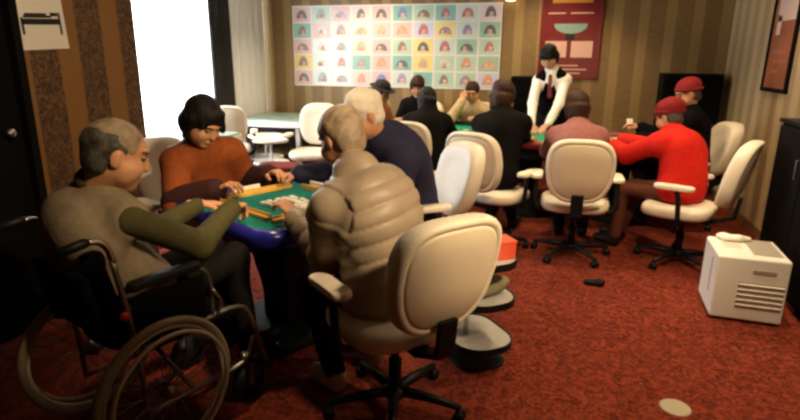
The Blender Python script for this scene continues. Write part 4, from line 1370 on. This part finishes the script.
person('person in bright red fleece and dark red hat, leaning on the card table', (.92, 4.52, .545), (.83, 4.68, .95), (.80, 4.75, 1.075), (-.72, .60, -.42),
       [(.42, 5.16, .815), (.40, 5.02, .815)][::-1] if False else [(.50, 5.25, .82), (.44, 4.98, .80)], [(.56, 4.90, .085), (.50, 4.72, .085)], top='red', legs='brown_trousers', hat='red', hair=('short', 'hair_grey'), fwd=(-.80, .55), seed=31, thick=.032, width=1.15, hs=.0065, s=.013,
       elbow=[(.2, .6, -.7), (-.3, -.8, -.7)], arm=(.31, .28), bulge=.06)
person('person in black jacket and burgundy knit hat, seated at the right wall corner', (1.16, 5.50, .545), (1.08, 5.53, 1.06), (1.06, 5.52, 1.215), (-.85, -.15, -.35),
       [(.76, 5.92, .86), (.72, 5.62, .80)], [(.80, 5.65, .085), (.80, 5.44, .085)], top='black_cloth', hat='burgundy', hair=('short', 'hair_grey'), fwd=(-.97, .05), seed=34, thick=.03, width=1.05, collar='grey_cloth', hs=.0065, s=.013)
card((.655, 5.95, .90), .3, 'white playing card held up by the person in burgundy hat', R(70))
person('person in salmon shirt and black brimmed hat, seated below the display board', (-2.08, 6.12, .545), (-2.00, 6.06, .985), (-1.96, 6.05, 1.12), (.80, -.30, -.30),
       [(-1.80, 5.84, .80), (-1.74, 6.16, .80)], [(-1.72, 5.92, .08), (-1.68, 6.06, .08)], top='salmon', hat='fedora', hair=('short', 'hair_black'), fwd=(.95, -.1), seed=37, thick=.02, hs=.0065, s=.013)
person('person in black clothes with black hair, back turned at the green table', (-1.23, 5.14, .545), (-1.25, 5.30, .985), (-1.27, 5.37, 1.105), (-.12, .93, -.35),
       [(-1.10, 5.66, .80), (-1.36, 5.64, .80)], [(-1.12, 5.52, .08), (-1.30, 5.52, .08)], top='black_sweater', hair=('full', 'hair_black'), fwd=(-.1, 1), seed=41, thick=.028, width=1.05, hs=.0065, s=.013)
ch = copy_tree(proto); ch.location = (-1.72, 6.80, 0); ch.rotation_euler = (0, 0, R(176)); ch['label'] = 'pale office chair of the dark-haired person who faces out from the back wall'
ch = copy_tree(proto); ch.location = (-1.03, 6.80, 0); ch.rotation_euler = (0, 0, R(180)); ch['label'] = 'pale office chair under the person in beige at the back wall'
person('dark-haired person in dark top, facing out from under the display board', (-1.72, 6.86, .545), (-1.71, 6.74, 1.03), (-1.71, 6.69, 1.165), (.1, -.93, -.32),
       [(-1.80, 6.52, .80), (-1.50, 6.42, .80)], [(-1.82, 6.5, .08), (-1.62, 6.5, .08)], top='dark_trousers', hair=('fringe', 'hair_brown'), fwd=(0, -1), seed=44, thick=.02, hs=.0065, s=.013)
person('person in beige top resting face on one hand below the board', (-1.03, 6.84, .545), (-1.03, 6.68, .985), (-1.03, 6.62, 1.12), (.05, -.93, -.35),
       [(-1.12, 6.50, 1.03), (-.90, 6.46, .80)], [(-1.12, 6.46, .08), (-.94, 6.46, .08)], top='beige', hair=('short', 'hair_brown'), fwd=(0, -1), seed=47, thick=.02, hs=.0065, s=.013, hand_d=[(.25, .2, 1), None], hand_n=[(.3, 1, .1), (0, 0, -1)])

# ------------------------------------------------------------------ white portable cooler
b0, b1 = V((.950, 3.463, 0)), V((1.325, 3.443, 0))
wv = (b1 - b0); cwid = wv.length; ca = math.atan2(wv.y, wv.x)
dv = V((-wv.y, wv.x, 0)).normalized()
CD, CH = .40, .405
cc = b0 + wv / 2 + dv * CD / 2
t = thing('air_cooler', 'white boxy air cooler with front grille standing on the red carpet', 'air cooler', cc, ca)
b = bmesh.new(); box(b, (0, 0, .015 + (CH - .015) / 2), (cwid, CD, CH - .015), .014, 3); obj('casing', b, M['white_plastic'], t)
g = bmesh.new(); box(g, (.055, -CD / 2 - .0005, .175), (.235, .004, .165), .001); gr = obj('grille', g, M['grille'], t)
for k in range(5):
    g = bmesh.new(); box(g, (.055, -CD / 2 - .004, .112 + .032 * k), (.235, .010, .016), .003, rot=Matrix.Rotation(R(25), 3, 'X')); obj('louvre', g, M['white_plastic'], gr)
g = bmesh.new(); box(g, (.06, -CD / 2 + .002, .325), (.12, .012, .028), .004); obj('handle_recess', g, M['grille'], t)
g = bmesh.new(); box(g, (-cwid / 2 + .002, -.07, .24), (.008, .02, .22), .002); obj('side_slot', g, M['grille'], t)
g = bmesh.new(); box(g, (.085, .02, CH + .001), (.15, .30, .006), .002); obj('top_vent', g, M['grille'], t)
g = bmesh.new(); box(g, (-.08, .03, CH + .001), (.10, .10, .006), .002); obj('control_panel', g, mat('control_panel', (.62, .58, .5), .4), t)
for sx in (-1, 1):
    for sy in (-1, 1):
        g = bmesh.new(); box(g, (sx * (cwid / 2 - .04), sy * (CD / 2 - .04), .009), (.04, .04, .018), .003); obj('foot', g, M['black_plastic'], t)
F = Field(.008)
F.ell((0, 0, .02), (.07, .045, .022), None, .02); F.ell((.06, .01, .016), (.05, .03, .017), None, .02); F.ell((-.05, .02, .018), (.04, .03, .02), None, .02); F.plane((0, 0, .003), (0, 0, -1))
v_, q_ = F.mesh(); v_ = wrinkle(v_, q_, .005, 6, 60.)
o = npmesh('crumpled_cloth', [(v_, q_)], [M['paper']], None); o.location = cc + dv * .14 + V((-.06, 0, CH)); o.rotation_euler = (0, 0, ca)
tag(o, 'crumpled white cloth lying on top of the white air cooler', 'cloth')

# floor cap and small black wedge on the carpet
b = bmesh.new(); lathe(b, [(.066, 0), (.066, .003), (.062, .006), (.055, .0065), (0, .007)], 32)
o = obj('floor_cap', b, mat('beige_floor_cap', (.36, .31, .21), .6), None, True); o.location = (.594, 2.423, 0); tag(o, 'round beige floor cap set in the red carpet at the front', 'floor cap')
F = Field(.006)
F.cone((-.05, 0, .02), (.03, .0, .02), .022, .026, k=.01); F.ell((.04, 0, .03), (.03, .03, .025), None, .01); F.plane((0, 0, .001), (0, 0, -1))
o = npmesh('black_wedge', [F.mesh()], [M['black_plastic']], None); o.location = (.31, 3.79, 0); o.rotation_euler = (0, 0, -.1)
tag(o, 'small black wedge lying on carpet before the middle chair', 'wheel stop')

# black upright pieces against the back wall
def dark_locker(label, x0, x1, y0, y1, h):
    t = thing('storage_locker', label, 'cabinet', ((x0 + x1) / 2, (y0 + y1) / 2, 0))
    w_, d_ = (x1 - x0) / 2, (y1 - y0) / 2
    obj('carcass', bx((-w_, -d_ + .02, .04), (w_, d_, h), .006), M['black_paint'], t)
    obj('plinth', bx((-w_ + .02, -d_ + .04, 0), (w_ - .02, d_ - .02, .04)), M['black_paint'], t)
    d = obj('door', bx((-w_ + .01, -d_, .06), (w_ - .01, -d_ + .019, h - .02), .004), M['black_cloth'], t)
    b = bmesh.new(); tube(b, [(w_ - .05, -d_ - .012, h * .5), (w_ - .05, -d_ - .012, h * .62)], .006, 8); tube(b, [(w_ - .05, -d_ + .002, h * .5), (w_ - .05, -d_ - .012, h * .5)], .005, 8); tube(b, [(w_ - .05, -d_ + .002, h * .62), (w_ - .05, -d_ - .012, h * .62)], .005, 8); obj('handle', b, M['black_plastic'], d)
    return t
dark_locker('black upright locker in the right back corner behind the burgundy hat', 1.06, 1.66, 6.90, 7.27, 1.36)
dark_locker('narrow black locker on the back wall behind the dealer sleeve', -.62, -.30, 6.93, 7.27, 1.30)
# ------------------------------------------------------------------ light
w = bpy.data.worlds.new('daylight'); SC.world = w; w.use_nodes = True
bg = w.node_tree.nodes['Background']; bg.inputs[0].default_value = (.92, .97, 1.0, 1); bg.inputs[1].default_value = 4.0
def area(name, loc, rot, sx, sy, power, col):
    l = bpy.data.lights.new(name, 'AREA'); l.shape = 'RECTANGLE'; l.size = sx; l.size_y = sy; l.energy = power; l.color = col
    o = bpy.data.objects.new(name, l); COL.objects.link(o); o.location = loc; o.rotation_euler = rot
    return o
area('window_daylight', (XL - .35, (WY0 + WY1) / 2 - .6, 1.5), (0, R(-90), 0), 2.1, 2.6, 210, (.93, .97, 1.0))
WARM = (1., .74, .44)
def down(name, x, y, power, blend=.6, ang=115, r=.07):
    l = bpy.data.lights.new(name, 'SPOT'); l.energy = power; l.color = WARM; l.spot_size = R(ang); l.spot_blend = blend; l.shadow_soft_size = r
    o = bpy.data.objects.new(name, l); COL.objects.link(o); o.location = (x, y, HC - .03)
def aim(name, p, q, power, ang, blend=.5, r=.08):
    l = bpy.data.lights.new(name, 'SPOT'); l.energy = power; l.color = WARM; l.spot_size = R(ang); l.spot_blend = blend; l.shadow_soft_size = r
    o = bpy.data.objects.new(name, l); COL.objects.link(o); o.location = p
    o.rotation_euler = (V(q) - V(p)).to_track_quat('-Z', 'Y').to_euler()
DL = [(1.35, 2.1, 130, 84, .6), (.9, 3.3, 80, 100, .6), (-1.9, 5.2, 60, 120, .6), (-.3, 4.9, 85, 120, .6), (1.0, 4.9, 60, 115, .6), (-2.4, 6.5, 85, 130, .6), (-.2, 6.6, 70, 120, .6), (-1.35, 2.45, 60, 52, .7)]
for k, (x, y, p, an, bl) in enumerate(DL):
    down('ceiling_downlight', x, y, p, bl, an)
aim('added_spot', (1.35, 1.15, HC - .05), (-.55, 2.3, 1.06), 340, 32)  # unseen spot added to light the quilted jacket and nearest chair back
aim('added_spot', (.6, .9, HC - .05), (-1.75, 1.95, 1.42), 200, 42)  # added without a fixture: lights wheelchair man and left wall, clears the floor
aim('added_spot', (.35, 1.9, HC - .05), (.2, 4.4, .85), 170, 58)  # extra unseen spot, brightens the second row of chairs
SC.view_settings.view_transform = 'Standard'; SC.view_settings.look = 'None'; SC.view_settings.gamma = 1.0; SC.view_settings.use_curve_mapping = False
SC.view_settings.exposure = 0.5
SC.cycles.filter_width = 2.6
SC.cycles.max_bounces = 6; SC.cycles.diffuse_bounces = 3; SC.cycles.transparent_max_bounces = 8
SC.cycles.sample_clamp_indirect = 4.0
try:
    SC.cycles.use_denoising = True
except Exception: pass
